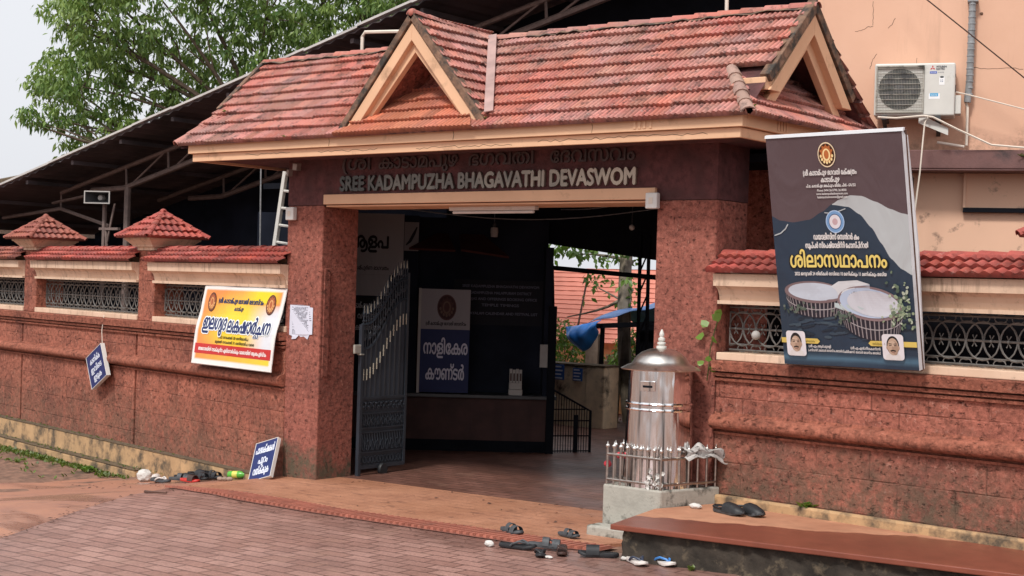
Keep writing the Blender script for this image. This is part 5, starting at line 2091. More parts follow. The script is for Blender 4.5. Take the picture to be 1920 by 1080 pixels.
for k, (a, b, sag) in enumerate((((-.4, .6, 2.60), (2.9, 3.3, 2.62), .10), ((.2, 3.2, 2.55), (3.3, .7, 2.62), .08), ((-.9, 2.0, 2.5), (1.4, 3.4, 2.58), .12))):
    a, b = V(a), V(b)
    wr.tube([a.lerp(b, q / 12) - V((0, 0, sag * sin(pi * q / 12))) for q in range(13)], .006, 4)
tag(wr.build('ceiling_wires', 'grey_pipe', None), 'thin grey wires sagging under the dark ceiling inside the gateway', 'wires')
gd = thing('packet_rack', KF(1.17, .61, .0), 'small white rack of paper packets standing on the counter inside', 'rack')
m = MB()
m.box(KF, 1.10, 1.245, .601, .66, -.03, .03)
m.box(KF, 1.105, 1.24, .662, .73, -.03, .02)
m.build('stand', 'dull_white', gd, bevel=.004)
m = MB()
for k in range(4):
    m.box(KF, 1.108 + k * .034, 1.136 + k * .034, .732, .875 - .008 * (k % 2), -.02 - .003 * k, .005)
    m.m = 1
    m.box(KF, 1.113 + k * .034, 1.131 + k * .034, .75, .83, .006, .008)
    m.m = 0
m.build('packets', ['dull_white', 'brown_leather'], gd)

# black railing gate beside the counter
rgt = thing('barrier_railing', (.10, 3.55, 0), 'black metal railing gate with sloping top rail at the end of the counter', 'railing')
QF = Fr((.03, 3.40, 0), V((.56, .83, 0)).normalized(), (0, 0, 1), V((.83, -.56, 0)).normalized())
m = MB()
QW = .42
tz = lambda a: .66 - .22 * a / QW
m.tube([QF(0, .66, 0), QF(QW, .44, 0), QF(QW, -.02, 0)], .012, 6)
for z in (.02, .18, .34, .46):
    m.tube([QF(0, z, 0), QF(min(QW, QW if z < .44 else QW * .85), z, 0)], .007, 5)
m.box(QF, QW * .55, QW * .66, .0, .40, -.008, .008)
m.build('frame', 'dark', rgt)
m = MB()
for k in range(15):
    a = QW * k / 14.5
    m.tube([QF(a, 0, 0), QF(a, tz(a), 0)], .0045, 4)
m.build('bars', 'dark', rgt)

# ------------------------------------------------------------------ yard behind, seen through the gate
ow_ = thing('weathered_wall', (-2.4, 6.0, 0), 'low weathered yard wall streaked black with mossy top, seen through the gate', 'wall')
m = MB()
m.box(W, -3.4, -1.13, 6.0, 6.3, -.3, .755)
m.box(W, -1.42, -1.128, 5.985, 6.31, -.3, .765)
m.build('wall_body', 'oldwall', ow_, bevel=.02)
m = MB()
m.box(W, -3.4, -1.12, 5.98, 6.31, .766, .785)
m.build('mossy_top', 'moss_top', ow_)
for x0, x1, z0, z1, lab in ((-2.02, -1.93, .60, .775, 'light blue edge notice on the weathered yard wall'), (-1.92, -1.745, .575, .765, 'blue sign with white rows on the weathered wall, the wider of two'), (-1.60, -1.46, .575, .735, 'smaller blue sign with white rows on the weathered wall')):
    sg = thing('wall_sign', ((x0 + x1) / 2, 5.98, z0), lab, 'sign')
    m = MB()
    m.tint = lin((52, 96, 168))
    m.box(W, x0, x1, 5.965, 5.983, z0, z1)
    n = 4
    for k in range(n):
        zz = z0 + (z1 - z0) * (k + .25) / n
        m.tint = lin((215, 222, 235))
        m.box(W, x0 + .015, x1 - .015 - .02 * (k % 2), 5.9625, 5.9645, zz, zz + (z1 - z0) * .10)
    m.build('sign_face', 'print', sg)

kt = thing('orange_gatehouse', (-1.9, 8, 0), 'small orange hut with dark stepped tile roof behind the yard wall', 'hut')
m = MB()
m.box(W, -3.2, -1.0, 8.0, 9.5, -.3, .34)
m.build('wall_body', 'orange_wall', kt)
m = MB()
m.box(W, -3.2, -1.0, 7.985, 7.999, .27, .34)
m.box(W, -2.62, -2.28, 7.985, 7.999, -.25, .18)
m.build('trim', 'cream', kt, bevel=.01)
m = MB()
for k in range(7):
    m.box(W, -3.3 + .1 * k, -.9 - .1 * k, 7.92 + .1 * k, 9.6 - .1 * k, .342 + .075 * k, .412 + .075 * k)
m.build('stepped_roof', 'verge', kt, bevel=.01)

hs_ = thing('tiled_house', (-7, 15, 0), 'large house with salmon tiled roof in rows, far behind the yard', 'house')
m = MB()
tiles(m, (-11.5, 14.0, .70), (1, 0, 0), V((0, .9, 1.42)).normalized(), [(0, 0), (9.5, 0), (9.5, 1.69), (0, 1.69)], pitch=.3, course=.105, amp=.012, lift=.02, sub=3, tone=(.9, 1.08), seed=77)
m.build('roof', 'siding', hs_, recalc=False)
m = MB()
m.box(W, -11.4, -2.2, 14.3, 17, -.3, .75)
m.build('wall_body', 'orange_wall', hs_)
m = MB()
m.tube([(-7.1, 13.96, 2.1), (-7.1, 13.5, .5)], .02, 5)
m.build('downpipe', 'brown_leather', hs_)

tc = thing('tarp_shelter', (-1.0, 6.6, 0), 'dark shelter with sagging blue tarpaulin roof behind the gate opening', 'shelter')
m = MB()
N = 14
vs = []
for j in range(N + 1):
    for i in range(N + 1):
        x = -1.66 + 1.5 * i / N
        y = 6.35 + 1.2 * j / N
        z = 1.30 + .26 * (x + 1.66) / 1.2 - .10 * (j / N) + .42 * (j / N) * (1 if j < N * .5 else (N - j) / (N * .5)) + .015 * sin(9 * i / N * 2) + .02 * sin(7 * j / N + 3 * i / N)
        vs.append((x, y, z))
m.add(vs, [(j * (N + 1) + i, j * (N + 1) + i + 1, (j + 1) * (N + 1) + i + 1, (j + 1) * (N + 1) + i) for j in range(N) for i in range(N)])
t_ = m.build('tarp_roof', 'tarp_pale', tc, smooth=True)
t_.modifiers.new('thick', 'SOLIDIFY').thickness = .006
m = MB()
m.prism([(-1.62, 6.36, 1.23), (-.1, 6.36, 1.33), (-.1, 6.36, 1.40), (-1.62, 6.36, 1.29)], (0, .06, 0))
m.box(W, -1.02, -.1, 6.5, 7.4, -.2, 1.28)
m.tube([(-1.5, 6.42, -.1), (-1.48, 6.42, 1.26)], .03, 6)
m.build('shelter_frame', 'dark', tc)
hg = MB()
rn = random.Random(3)
N = 18
vs = []
for j in range(N + 1):
    for i in range(N + 1):
        u_, v_ = i / N, j / N
        xl = -1.98 + .16 * v_
        xr = -1.43 - .04 * v_
        zt = 1.235 + .11 * u_ ** 1.5
        zb = zt - .06 - (.27 * sin(pi * min(1, .12 + u_ * .80)) ** .8)
        x = xl + (xr - xl) * u_
        z = zt + (zb - zt) * v_
        y = 6.30 - .20 * sin(pi * v_) * sin(pi * (u_ * .8 + .1)) + .02 * sin(9 * (u_ + v_ * .7)) + .012 * sin(21 * u_ - 6 * v_)
        vs.append((x, y, z))
hg.add(vs, [(j * (N + 1) + i, j * (N + 1) + i + 1, (j + 1) * (N + 1) + i + 1, (j + 1) * (N + 1) + i) for j in range(N) for i in range(N)])
h_ = hg.build('hanging_tarp', 'tarp', None, smooth=True)
h_.modifiers.new('thick', 'SOLIDIFY').thickness = .006
tag(h_, 'bright blue tarpaulin hanging in a bulge beside the tarp shelter', 'tarpaulin')
m = MB()
m.box(W, -1.98, -1.78, 6.75, 6.9, -.3, 1.15)
tag(m.build('grey_post', 'stone', None, bevel=.01), 'square grey post standing behind the weathered wall under the blue tarpaulin', 'post')
pb = thing('planter', (-1.65, 7.0, -.05), 'low stone planter with dark red plants at the foot of the bare trunk', 'planter')
m = MB()
for k in range(14):
    x = -1.98 + k * .05
    m.ball((x, 6.9 + .03 * (k % 3), -.06 + .045 * (k % 2)), .045, 7, (1.1, 1, .8))
m.build('stones', 'stone', pb, smooth=True)
m = MB()
rn = random.Random(12)
for k in range(50):
    c = V((rn.uniform(-1.98, -1.3), 6.95 + rn.uniform(-.05, .1), .02 + rn.uniform(0, .08)))
    d = V((rn.uniform(-1, 1), rn.uniform(-1, .3), rn.uniform(-.2, 1))).normalized() * .05
    s = d.cross(V((.2, .3, 1))).normalized() * .015
    m.add([c, c + d * .5 + s, c + d, c + d * .5 - s], [(0, 1, 2, 3)])
m.build('red_plants', 'flower', pb, recalc=False)


# ------------------------------------------------------------------ foliage
def leaf_cluster(mb, c, n, ln_, rn, droop=.6, spread=1.0, light=.5, wid=.30):
    for k in range(n):
        a = rn.uniform(0, 2 * pi)
        el = rn.uniform(-1.0, .5) - droop * .35
        d = V((cos(a) * cos(el), sin(a) * cos(el), sin(el)))
        L_ = ln_ * rn.uniform(.65, 1.2)
        st = c + d * L_ * .25 * spread + V((rn.gauss(0, 1), rn.gauss(0, 1), rn.gauss(0, 1))) * ln_ * .35 * spread
        d2 = (d + V((0, 0, -droop * rn.uniform(.2, 1)))).normalized()
        s = d2.cross(V((rn.uniform(-1, 1), rn.uniform(-1, 1), rn.uniform(.2, 1.2)))).normalized() * L_ * wid * .5
        mid = st + d2 * L_ * .45
        tip = st + d2 * L_ + V((0, 0, -L_ * .12))
        g = min(1, max(0, light + rn.gauss(0, .22)))
        mb.add([st, mid + s, tip, mid - s], [(0, 1, 2, 3)], [(g, g, g)] * 4)


def limb(mb, p, q, r0, r1, rn, bend=.15, n=7):
    p, q = V(p), V(q)
    L_ = (q - p).length
    o1 = V((rn.uniform(-1, 1), rn.uniform(-1, 1), rn.uniform(-.4, 1))) * L_ * bend
    pts = [p.lerp(q, k / (n - 1)) + o1 * sin(pi * k / (n - 1)) for k in range(n)]
    mb.tube(pts, r0, 7, r1)
    return pts


# big tree behind the shed (local axes: across the view, up, away)
TX, TY_ = V((.783, .622, 0)), V((-.622, .783, 0))
tb = V((-9.1, 7.6, 0))
tree = thing('broadleaf_tree', tb, 'big leafy tree with drooping green foliage rising behind the dark shed roof', 'tree')
rn = random.Random(21)
mw = MB()
base = tb + V((0, 0, -.3))
fork = tb + V((0, 0, 3.4)) + TX * .2
limb(mw, base, fork, .34, .24, rn, .04)
lobes = []      # (across, up from z=0, away, radius across, radius up)
for a, z, r1, r2 in ((-2.55, 4.05, .75, .55), (-3.1, 4.95, .75, .6), (-1.85, 5.2, 1.15, .9), (-.95, 4.55, 1.2, .85), (.05, 5.35, 1.35, 1.0), (1.15, 5.75, 1.3, .95), (2.4, 6.25, 1.3, .9),
                     (-1.8, 6.4, 1.3, 1.0), (-.1, 6.8, 1.6, 1.2), (1.6, 7.1, 1.6, 1.1), (-2.75, 6.0, .9, .8), (-2.0, 4.15, .9, .55), (-3.35, 4.35, .45, .3), (-2.5, 3.45, .5, .35), (.6, 4.6, 1.3, .8), (-3.45, 5.55, .6, .4), (-3.75, 4.95, .55, .4), (-4.0, 5.0, .3, .22), (-3.7, 6.1, .45, .35), (-3.85, 4.3, .3, .2), (-3.2, 3.75, .4, .3), (-1.5, 3.9, .9, .5), (-3.0, 6.7, .8, .7), (.2, 4.45, 1.0, .6), (3.2, 6.6, 1.1, .8), (1.9, 5.2, 1.1, .7), (.9, 8.2, 1.9, 1.0), (-1.6, 7.6, 1.5, .9)):
    lobes.append((a, z, rn.uniform(-.6, .8), r1, r2))
for a, z, w, r1, r2 in lobes:
    c = tb + TX * a + V((0, 0, z - .15)) + TY_ * w
    pts = limb(mw, fork + V((0, 0, rn.uniform(-.4, .4))), c, .055, .012, rn, .12)
    for k in range(5):
        q = c + TX * rn.uniform(-1, 1) * r1 * .8 + V((0, 0, rn.uniform(-.7, .8) * r2)) + TY_ * rn.uniform(-1, 1) * r1 * .7
        limb(mw, pts[rn.randint(3, 6)], q, .015, .004, rn, .15, 5)
mw.build('trunk', 'bark', tree, smooth=True)
ml = MB()
for a, z, w, r1, r2 in lobes:
    n = int(185 * r1 * (r2 + .15))
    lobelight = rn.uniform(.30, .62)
    for k in range(n):
        t, ph = rn.uniform(0, 2 * pi), math.acos(rn.uniform(-1, 1))
        rr = rn.uniform(.25, 1.05) ** .6
        q = tb + TX * (a + r1 * rr * sin(ph) * cos(t)) + V((0, 0, z + r2 * rr * cos(ph))) + TY_ * (w + r1 * .9 * rr * sin(ph) * sin(t))
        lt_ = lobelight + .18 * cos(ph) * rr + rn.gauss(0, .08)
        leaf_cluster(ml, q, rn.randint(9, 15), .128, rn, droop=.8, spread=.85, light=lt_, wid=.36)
ml.build('crown', 'leaf', tree, recalc=False)

# bare grey trunk with climbing leaves in the yard
vt = thing('yard_tree', (-1.45, 7.0, 0), 'pale bare trunk with hanging roots and scattered leaves beside the tarp shelter', 'tree')
m = MB()
rn = random.Random(31)
limb(m, (-1.42, 7.05, -.2), (-1.5, 7.1, 3.2), .10, .075, rn, .03)
limb(m, (-1.60, 6.95, -.1), (-1.52, 7.0, 1.6), .03, .02, rn, .06)
limb(m, (-1.33, 6.9, -.1), (-1.46, 7.0, 1.9), .022, .015, rn, .06)
limb(m, (-1.5, 7.1, 1.75), (-2.4, 6.9, 1.35), .03, .008, rn, .2)
limb(m, (-1.5, 7.1, 2.1), (-2.3, 7.0, 2.2), .03, .008, rn, .2)
limb(m, (-1.5, 7.1, 2.4), (-2.9, 7.2, 2.45), .03, .008, rn, .15)
limb(m, (-1.5, 7.1, 1.5), (-1.9, 6.9, 1.75), .02, .008, rn, .15)
m.build('trunk', 'bark_pale', vt, smooth=True)
m = MB()
for k in range(150):
    q = V((rn.uniform(-3.2, -1.35), 7.0 + rn.uniform(-.25, .3), rn.choice([rn.gauss(2.28, .09), rn.gauss(2.28, .09), rn.gauss(1.78, .10) if rn.random() < .7 else 1.9])))
    if q.z < 2.05 and q.x < -2.25:
        continue
    leaf_cluster(m, q, rn.randint(3, 6), .095, rn, droop=.5, spread=.8, light=rn.uniform(.2, .7), wid=.6)
m.build('crown', 'leaf_lime', vt, recalc=False)

for (x, y, z, rx, rz, n, lab) in ((-2.75, 7.3, .85, .62, .50, 330, 'bushy green shrub left of the grey post behind the yard wall'), (-1.62, 7.5, .80, .46, .50, 280, 'bushy green shrub right of the grey post behind the yard wall')):
    sh = thing('shrub', (x, y, 0), lab, 'shrub')
    m = MB()
    for k in range(4):
        limb(m, (x + .05 * k, y, -.1), (x + rn.uniform(-.3, .3), y + rn.uniform(-.2, .2), z + .2), .015, .005, rn, .1, 5)
    m.build('stem', 'bark', sh)
    m = MB()
    for k in range(n):
        t, ph = rn.uniform(0, 2 * pi), math.acos(rn.uniform(-1, 1))
        q = V((x + rx * sin(ph) * cos(t) * rn.uniform(.5, 1), y + rx * .8 * sin(ph) * sin(t) * rn.uniform(.5, 1), z + rz * cos(ph) * rn.uniform(.4, 1)))
        leaf_cluster(m, q, 8, .07, rn, droop=.3, light=rn.uniform(.3, .8), wid=.45)
    m.build('foliage', 'leaf_lime', sh, recalc=False)

# distant tree over the tiled roof, and the mossy old roof far left
hr = thing('mossy_roof', (-13.5, 6.0, 0), 'mossy old roof of a low building at the far left edge behind the shed', 'building')
m = MB()
m.prism([(-14.5, 4.2, 2.9), (-9.7, 4.2, 3.30), (-9.7, 7.0, 4.0), (-14.5, 7.0, 3.6)], (0, 0, .06))
m.build('roof', 'moss_top', hr)
m = MB()
m.box(W, -14.4, -11.0, 5.4, 6.9, -.3, 2.9)
m.build('wall_body', 'stone', hr)


def sprig(name, base, n, ln_, mat, label, cat='plant', spread=.05, up=.6, seed=1, wid=.5):
    rn = random.Random(seed)
    root = thing(name, base, label, cat)
    m, st = MB(), MB()
    b = V(base)
    for k in range(n):
        a = rn.uniform(0, 2 * pi)
        d = V((cos(a), sin(a), up * rn.uniform(.4, 1.6))).normalized()
        p = b + V((rn.uniform(-1, 1) * spread, rn.uniform(-1, 1) * spread, 0))
        L_ = ln_ * rn.uniform(.6, 1.2)
        s = d.cross(V((0, 0, 1))).normalized() * L_ * wid * .5
        g = rn.uniform(.2, .9)
        m.add([p, p + d * L_ * .5 + s + V((0, 0, L_ * .08)), p + d * L_ - V((0, 0, L_ * .15)), p + d * L_ * .5 - s + V((0, 0, L_ * .08))], [(0, 1, 2, 3)], [(g, g, g)] * 4)
        if k % 3 == 0:
            st.tube([b, p + d * L_ * .4], .002, 4)
    m.build('leaves', mat, root, recalc=False)
    st.build('stem', 'grass', root)
    return root


# strip of weeds along the plinth on the left
rn = random.Random(41)
m = MB()
for k in range(800):
    s, o_ = rn.choice([(2.95, .24), (3.5, .22), (3.75, .24), (4.4, .23), (4.7, .26), (5.5, .30), (6.0, .34), (6.5, .34), (7.2, .4), (4.1, .24), (5.1, .25)])
    s, o_ = s + rn.gauss(0, .16), max(.20, o_ + rn.gauss(0, .06))
    if rn.random() < .12:
        s, o_ = rn.uniform(2.9, 7.5), rn.uniform(.2, .9)
    b = LWF(s, 0, o_)
    b.z = gh(b.x) - .01
    for q in range(3):
        a = rn.uniform(0, 2 * pi)
        d = V((cos(a), sin(a), rn.uniform(.4, 1.6))).normalized()
        L_ = rn.uniform(.025, .06)
        sd = d.cross(V((0, 0, 1))).normalized() * L_ * .28
        g = rn.uniform(.1, .9)
        m.add([b, b + d * L_ * .5 + sd, b + d * L_, b + d * L_ * .5 - sd], [(0, 1, 2, 3)], [(g, g, g)] * 4)
w_ = m.build('weeds', 'grass', None, recalc=False)
w_['kind'] = 'stuff'
m = MB()
for k in range(420):
    s = rn.uniform(1.9, 8.5)
    b = LWF(s, -.225 if rn.random() < .5 else -.02, rn.uniform(.02, .085) if rn.random() < .4 else rn.uniform(.10, .19))
    if (b.z > -.1) and (b - LWF(s, b.z, 0)).length > .09:
        continue
    if b.z < -.1 and (b - LWF(s, b.z, 0)).length < .09:
        continue
    for q in range(3):
        a = rn.uniform(0, 2 * pi)
        d = V((cos(a), sin(a), rn.uniform(.2, 1.2))).normalized()
        L_ = rn.uniform(.012, .03)
        sd = d.cross(V((0, 0, 1))).normalized() * L_ * .3
        g = rn.uniform(.0, .6)
        m.add([b, b + d * L_ * .5 + sd, b + d * L_, b + d * L_ * .5 - sd], [(0, 1, 2, 3)], [(g, g, g)] * 4)
w_ = m.build('moss_tufts', 'grass', None, recalc=False)
w_['kind'] = 'stuff'
sprig('weed', LWF(4.4, -.33, .62), 26, .07, 'grass', 'low weed on the bare soil beside the red concrete path', spread=.09, seed=2)
sprig('weed', LWF(3.35, -.33, .26), 26, .085, 'leaf_lime', 'leafy weed at the end of the lower yellow plinth', spread=.06, seed=3)
sprig('weed', LWF(6.3, -.34, .45), 40, .10, 'leaf_lime', 'thick weed patch at the left edge below the yellow plinth', spread=.22, seed=4)
sprig('weed', RWF(.82, .335, .03), 22, .065, 'leaf_lime', 'small bright green weed on the ledge at the foot of the right wall', spread=.03, seed=5)
sprig('weed', (4.62, -1.30, .05), 12, .05, 'grass', 'tiny weed growing at the foot of the mossy stone edge', spread=.015, up=1.5, seed=6)
sprig('roof_weed', (-1.12, -.16, 3.24), 30, .075, 'leaf_lime', 'tuft of weed growing on the left hip of the tiled roof', spread=.03, seed=7, wid=.25)
sprig('roof_weed', (.62, -.47, 2.965), 18, .05, 'grass', 'tuft of weed in the gutter at the left foot of the front gablet', spread=.03, seed=8, wid=.25)
sprig('roof_weed', (2.18, -.44, 3.0), 18, .045, 'grass', 'tuft of weed at the right foot of the front gablet', spread=.025, seed=9, wid=.3)
sprig('roof_weed', (4.46, -.47, 2.97), 16, .05, 'grass', 'tuft of weed at the right front corner of the tiled roof', spread=.02, seed=10, wid=.3)
sprig('roof_weed', (.12, -.52, 2.935), 16, .04, 'grass', 'tuft of weed on the eave left of the front gablet', spread=.05, seed=14, wid=.3)
sprig('ledge_weed', BF(.93, 2.845, .235), 12, .04, 'grass', 'small weed growing on the brown concrete ledge of the pink building', spread=.02, seed=11, wid=.3)
# creeper with heart-shaped leaves at the right pillar
cp = thing('creeper', RWF(.02, 1.2, .05), 'creeper with a few bright green leaves climbing the corner of the right pillar', 'plant')
m = MB()
m.tube([RWF(-.02, 1.12, .03), RWF(.0, 1.22, .04), RWF(.0, 1.34, .03), RWF(.03, 1.46, .03), RWF(.06, 1.55, .03)], .004, 5)
m.build('stem', 'grass', cp)
m = MB()
for s, z, r_, an in ((.03, 1.55, .055, .6), (-.015, 1.50, .045, 2.4), (-.04, 1.44, .05, 3.4), (.02, 1.43, .045, -.6), (-.04, 1.235, .035, 2.8), (.01, 1.21, .04, -.3), (.0, 1.255, .028, 1.5), (.06, 1.58, .04, .9)):
    g = .85
    c = V((s, z))
    d = V((cos(an), sin(an)))
    n = V((-d.y, d.x))
    pts = [c, c + d * r_ * .4 + n * r_ * .55, c + d * r_ * 1.0 + n * r_ * .42, c + d * r_ * 1.55, c + d * r_ * 1.0 - n * r_ * .42, c + d * r_ * .4 - n * r_ * .55]
    m.add([RWF(p.x, p.y, .05 + .02 * sin(k)) for k, p in enumerate(pts)], [(0, 1, 2, 3), (0, 3, 4, 5)], [(g, g, g)] * 6)
m.build('leaves', 'leaf_lime', cp, recalc=False)

# ------------------------------------------------------------------ pink building at the right
pk = thing('pink_building', BF(1.5, 0, 0), 'peach painted building with brown concrete ledge behind the right wall', 'building')
m = MB()
m.box(BF, -.66, 6, 2.90, 7.0, -4, 0)
m.build('upper_wall', 'pink', pk)
m = MB()
m.box(BF, -.10, 6, -.3, 2.80, -4, -.05)
m.build('lower_wall', 'pink_low', pk)
m = MB()
m.box(BF, -.12, 6, 2.75, 2.895, -3.9, .22)
m.box(BF, -.12, 6, 2.735, 2.749, -.2, .215)
m.build('ledge', 'slab', pk, bevel=.008)
m = MB()
m.box(BF, .505, 2.2, 2.43, 2.465, -.049, .004)
m.m = 1
m.box(BF, .505, .525, 2.466, 2.734, -.049, -.01)
m.m = 2
m.box(BF, .526, 2.2, 2.466, 2.734, -.049, -.03)
m.build('window_shutter', ['dark', 'pink_low', 'pink_low'], pk)
m = MB()    # cracks and a plugged hole in the plaster
rn = random.Random(17)
for pts in ([(-.36, 3.86), (-.30, 3.875), (-.26, 3.895), (-.225, 3.90), (-.22, 3.96), (-.225, 4.1)], [(-.10, 3.88), (-.07, 3.92), (-.05, 3.96)], [(-.235, 3.56), (-.22, 3.62), (-.185, 3.68)], [(.55, 3.56), (.66, 3.545), (.80, 3.555), (.92, 3.54)],
            [(.12, 3.58), (.125, 3.64)], [(-.36, 3.30), (-.345, 3.34)]):
    q = []
    for (a, b), (c, d) in zip(pts[:-1], pts[1:]):
        for k in range(4):
            q.append((a + (c - a) * k / 4 + rn.uniform(-.004, .004), b + (d - b) * k / 4 + rn.uniform(-.004, .004)))
    q.append(pts[-1])
    m.tube([BF(a, b, .0) for a, b in q], .0022, 4)
m.ball(BF(.60, 3.98, 0), .014, 8, (1, 1, .8))
m.build('crack', 'verge', pk)

ac = thing('air_conditioner', BF(.12, 3.15, .2), 'white outdoor air conditioner unit with round fan grille on the peach wall', 'air conditioner')
AF = Fr(BF(-.175, 3.15, .30), BF.u, (0, 0, 1), BF.n)
AWd, AHt = .60, .405
m = MB()
m.box(AF, 0, AWd, 0, AHt, -.26, 0)
m.build('casing', 'white_metal', ac, bevel=.012)
m = MB()
m.lathe(AF(.19, .205, .0008), [(.0, 0), (.155, .0), (.158, .003), (.0, .0035)], 40, axis=AF.n)
m.build('fan_opening', 'ac_dark', ac)
m = MB()
for k in range(5):
    a = 2 * pi * k / 5
    pts = []
    for t, r_ in ((-.35, .03), (-.45, .145), (.25, .145), (.12, .03)):
        pts.append(AF(.19 + r_ * cos(a + t), .205 + r_ * sin(a + t), .0048))
    m.prism(pts, AF.n * .002)
m.lathe(AF(.19, .205, .0045), [(0, 0), (.04, 0), (.038, .006), (0, .008)], 16, axis=AF.n)
m.build('fan', 'gate_dark', ac)
m = MB()
gx0, gx1, gz0, gz1 = .012, .372, .022, .385
for a0, a1, b0, b1 in ((gx0, gx1, gz0, gz0 + .010), (gx0, gx1, gz1 - .010, gz1), (gx0, gx0 + .010, gz0 + .0105, gz1 - .0105), (gx1 - .010, gx1, gz0 + .0105, gz1 - .0105)):
    m.box(AF, a0, a1, b0, b1, .0005, .018)
for k in range(9):
    z = gz0 + (gz1 - gz0) * (k + .5) / 9
    m.tube([AF(gx0, z, .014), AF(gx1, z, .014)], .0028, 4)
for k in range(31):
    x = gx0 + (gx1 - gx0) * (k + .5) / 31
    m.tube([AF(x, gz0, .011), AF(x, gz1, .011)], .0013, 4)
m.build('fan_grille', 'concrete', ac)
m = MB()
m.tint = lin((196, 30, 40))
for a in (pi / 2, pi / 2 + 2 * pi / 3, pi / 2 + 4 * pi / 3):
    c = (.432 + .0105 * cos(a), .365 + .0105 * sin(a))
    ux, uy = cos(a), sin(a)
    shape(m, AF, [(c[0] - ux * .010, c[1] - uy * .010), (c[0] - uy * .0058, c[1] + ux * .0058), (c[0] + ux * .010, c[1] + uy * .010), (c[0] + uy * .0058, c[1] - ux * .0058)], lin((196, 30, 40)), .001)
text(m, AF, 'MITSUBISHI', .458, .368, .020, bold=.03, align='l', width=.076, col=lin((70, 74, 82)), layer=.001)
text(m, AF, 'ELECTRIC', .458, .350, .020, bold=.03, align='l', width=.064, col=lin((70, 74, 82)), layer=.001)
shape(m, AF, [(.412, .322), (.464, .322), (.464, .340), (.412, .340)], lin((70, 96, 180)), .001)
text(m, AF, 'R-410A', .438, .3265, .013, width=.040, col=lin((230, 232, 240)), layer=.0018)
text(m, AF, 'INVERTER', .470, .3275, .011, align='l', width=.046, col=lin((110, 114, 122)), layer=.001)
shape(m, AF, [(.482, .235), (.522, .235), (.522, .300), (.482, .300)], lin((235, 236, 236)), .001)
shape(m, AF, [(.484, .296), (.495, .288), (.509, .288), (.520, .296), (.509, .302), (.495, .302)], lin((50, 56, 58)), .0016)
for k in range(4):
    shape(m, AF, ell(.495 + .012 * (k % 2), .272 - .012 * (k // 2), .004, .004, 6), lin((90, 110, 140)), .0016)
shape(m, AF, [(.408, .128), (.490, .128), (.490, .170), (.408, .170)], lin((236, 237, 238)), .001)
shape(m, AF, [(.417, .147), (.478, .147), (.478, .172), (.417, .172)], lin((88, 165, 208)), .0016)
text(m, AF, 'SAVE', .447, .152, .014, width=.045, col=lin((225, 238, 245)), layer=.0022)
m.build('badge', 'print', ac, recalc=False)
m = MB()
SFr = Fr(AF(AWd, 0, 0), -AF.n, (0, 0, 1), AF.u)
m.box(SFr, .05, .20, .02, .16, .0008, .045)
m.m = 1
m.box(SFr, .04, .085, .30, .325, .0008, .004)
m.box(SFr, .075, .105, .19, .245, .0008, .006)
m.build('valve_cover', ['white_metal', 'gate_dark'], ac, bevel=.004)
m = MB()
for a in (.06, .46):
    m.box(AF, a, a + .04, -.03, -.002, -.30, .02)
    m.prism([AF(a + .005, -.03, .0), AF(a + .005, -.03, -.06), AF(a + .005, -.13, -.30), AF(a + .005, -.10, -.30)], AF.u * .03)
m.build('bracket', 'gate_dark', ac)
m = MB()
m.prism([AF(.34, -.02, .03), AF(.40, -.02, .05), AF(.56, -.10, .03), AF(.56, -.155, .03), AF(.34, -.06, .03)], AF.n * -.012)
m.build('drip_tray', 'white_metal', ac)

dp = thing('downpipe', BF(.53, 3.9, .06), 'grey corrugated downpipe on the peach wall beside the air conditioner', 'pipe')
m = MB()
pts = [BF(.535, 4.6, .06), BF(.532, 4.0, .06), BF(.528, 3.45, .06), BF(.515, 3.28, .06)]
m.tube(pts, .027, 10)
m.build('pipe', 'grey_pipe', dp, smooth=True)
m = MB()
m.box(BF, .495, .575, 4.06, 4.085, .0, .092)
m.build('clamp', 'grey_pipe', dp)
m = MB()
for k in range(24):
    z = 3.34 + k * .05
    m.lathe(BF(.528 + .0045 * (z - 3.45) / .55, z, .06), [(.027, -.008), (.030, -.004), (.030, .004), (.027, .008)], 12)
m.build('pipe_ribs', 'grey_pipe', dp)
m = MB()
m.tube([BF(.50, 3.29, .04), BF(.518, 3.24, .05), BF(.518, 2.945, .05), BF(.50, 2.935, .06), BF(.30, 2.965, .10)], .011, 8)
tag(m.build('drain_pipe', 'pvc', None, smooth=True), 'thin white elbowed drain pipe on the peach wall below the air conditioner', 'pipe')
m = MB()
m.tube([BF(-.05, 4.4, .35), BF(.13, 4.09, .35), BF(.50, 3.78, .35), BF(.96, 3.39, .35), BF(1.6, 2.9, .35)], .0055, 5)
tag(m.build('cable', 'brown_leather', None), 'thin dark cable running diagonally down across the peach wall', 'cable')


def cable(pts, lab, r=.0055, mat='pvc'):
    m = MB()
    m.tube(pts, r, 5)
    return tag(m.build('cable', mat, None, smooth=True), lab, 'cable')


cable([BF(.43, 3.34, .22), BF(.52, 3.32, .2), BF(.70, 3.27, .2), BF(.95, 3.20, .2), BF(1.5, 3.12, .2)], 'upper cream cable running from the downpipe foot towards the right')
cable([BF(-.14, 3.135, .34), BF(.0, 3.125, .36), BF(.20, 3.14, .37), BF(.27, 3.13, .37), BF(.45, 3.04, .34), BF(.70, 2.93, .25), BF(.95, 2.91, .22), BF(1.5, 2.905, .22)], 'lower cream cable passing under the air conditioner onto the brown ledge', r=.008)
cable([BF(.24, 3.135, .38), BF(.215, 3.09, .40), BF(.205, 2.95, .42), BF(.19, 2.7, .43), BF(.16, 2.4, .42), BF(.12, 2.17, .40)], 'pale cable hanging straight down beside the tall dark banner', r=.0065)

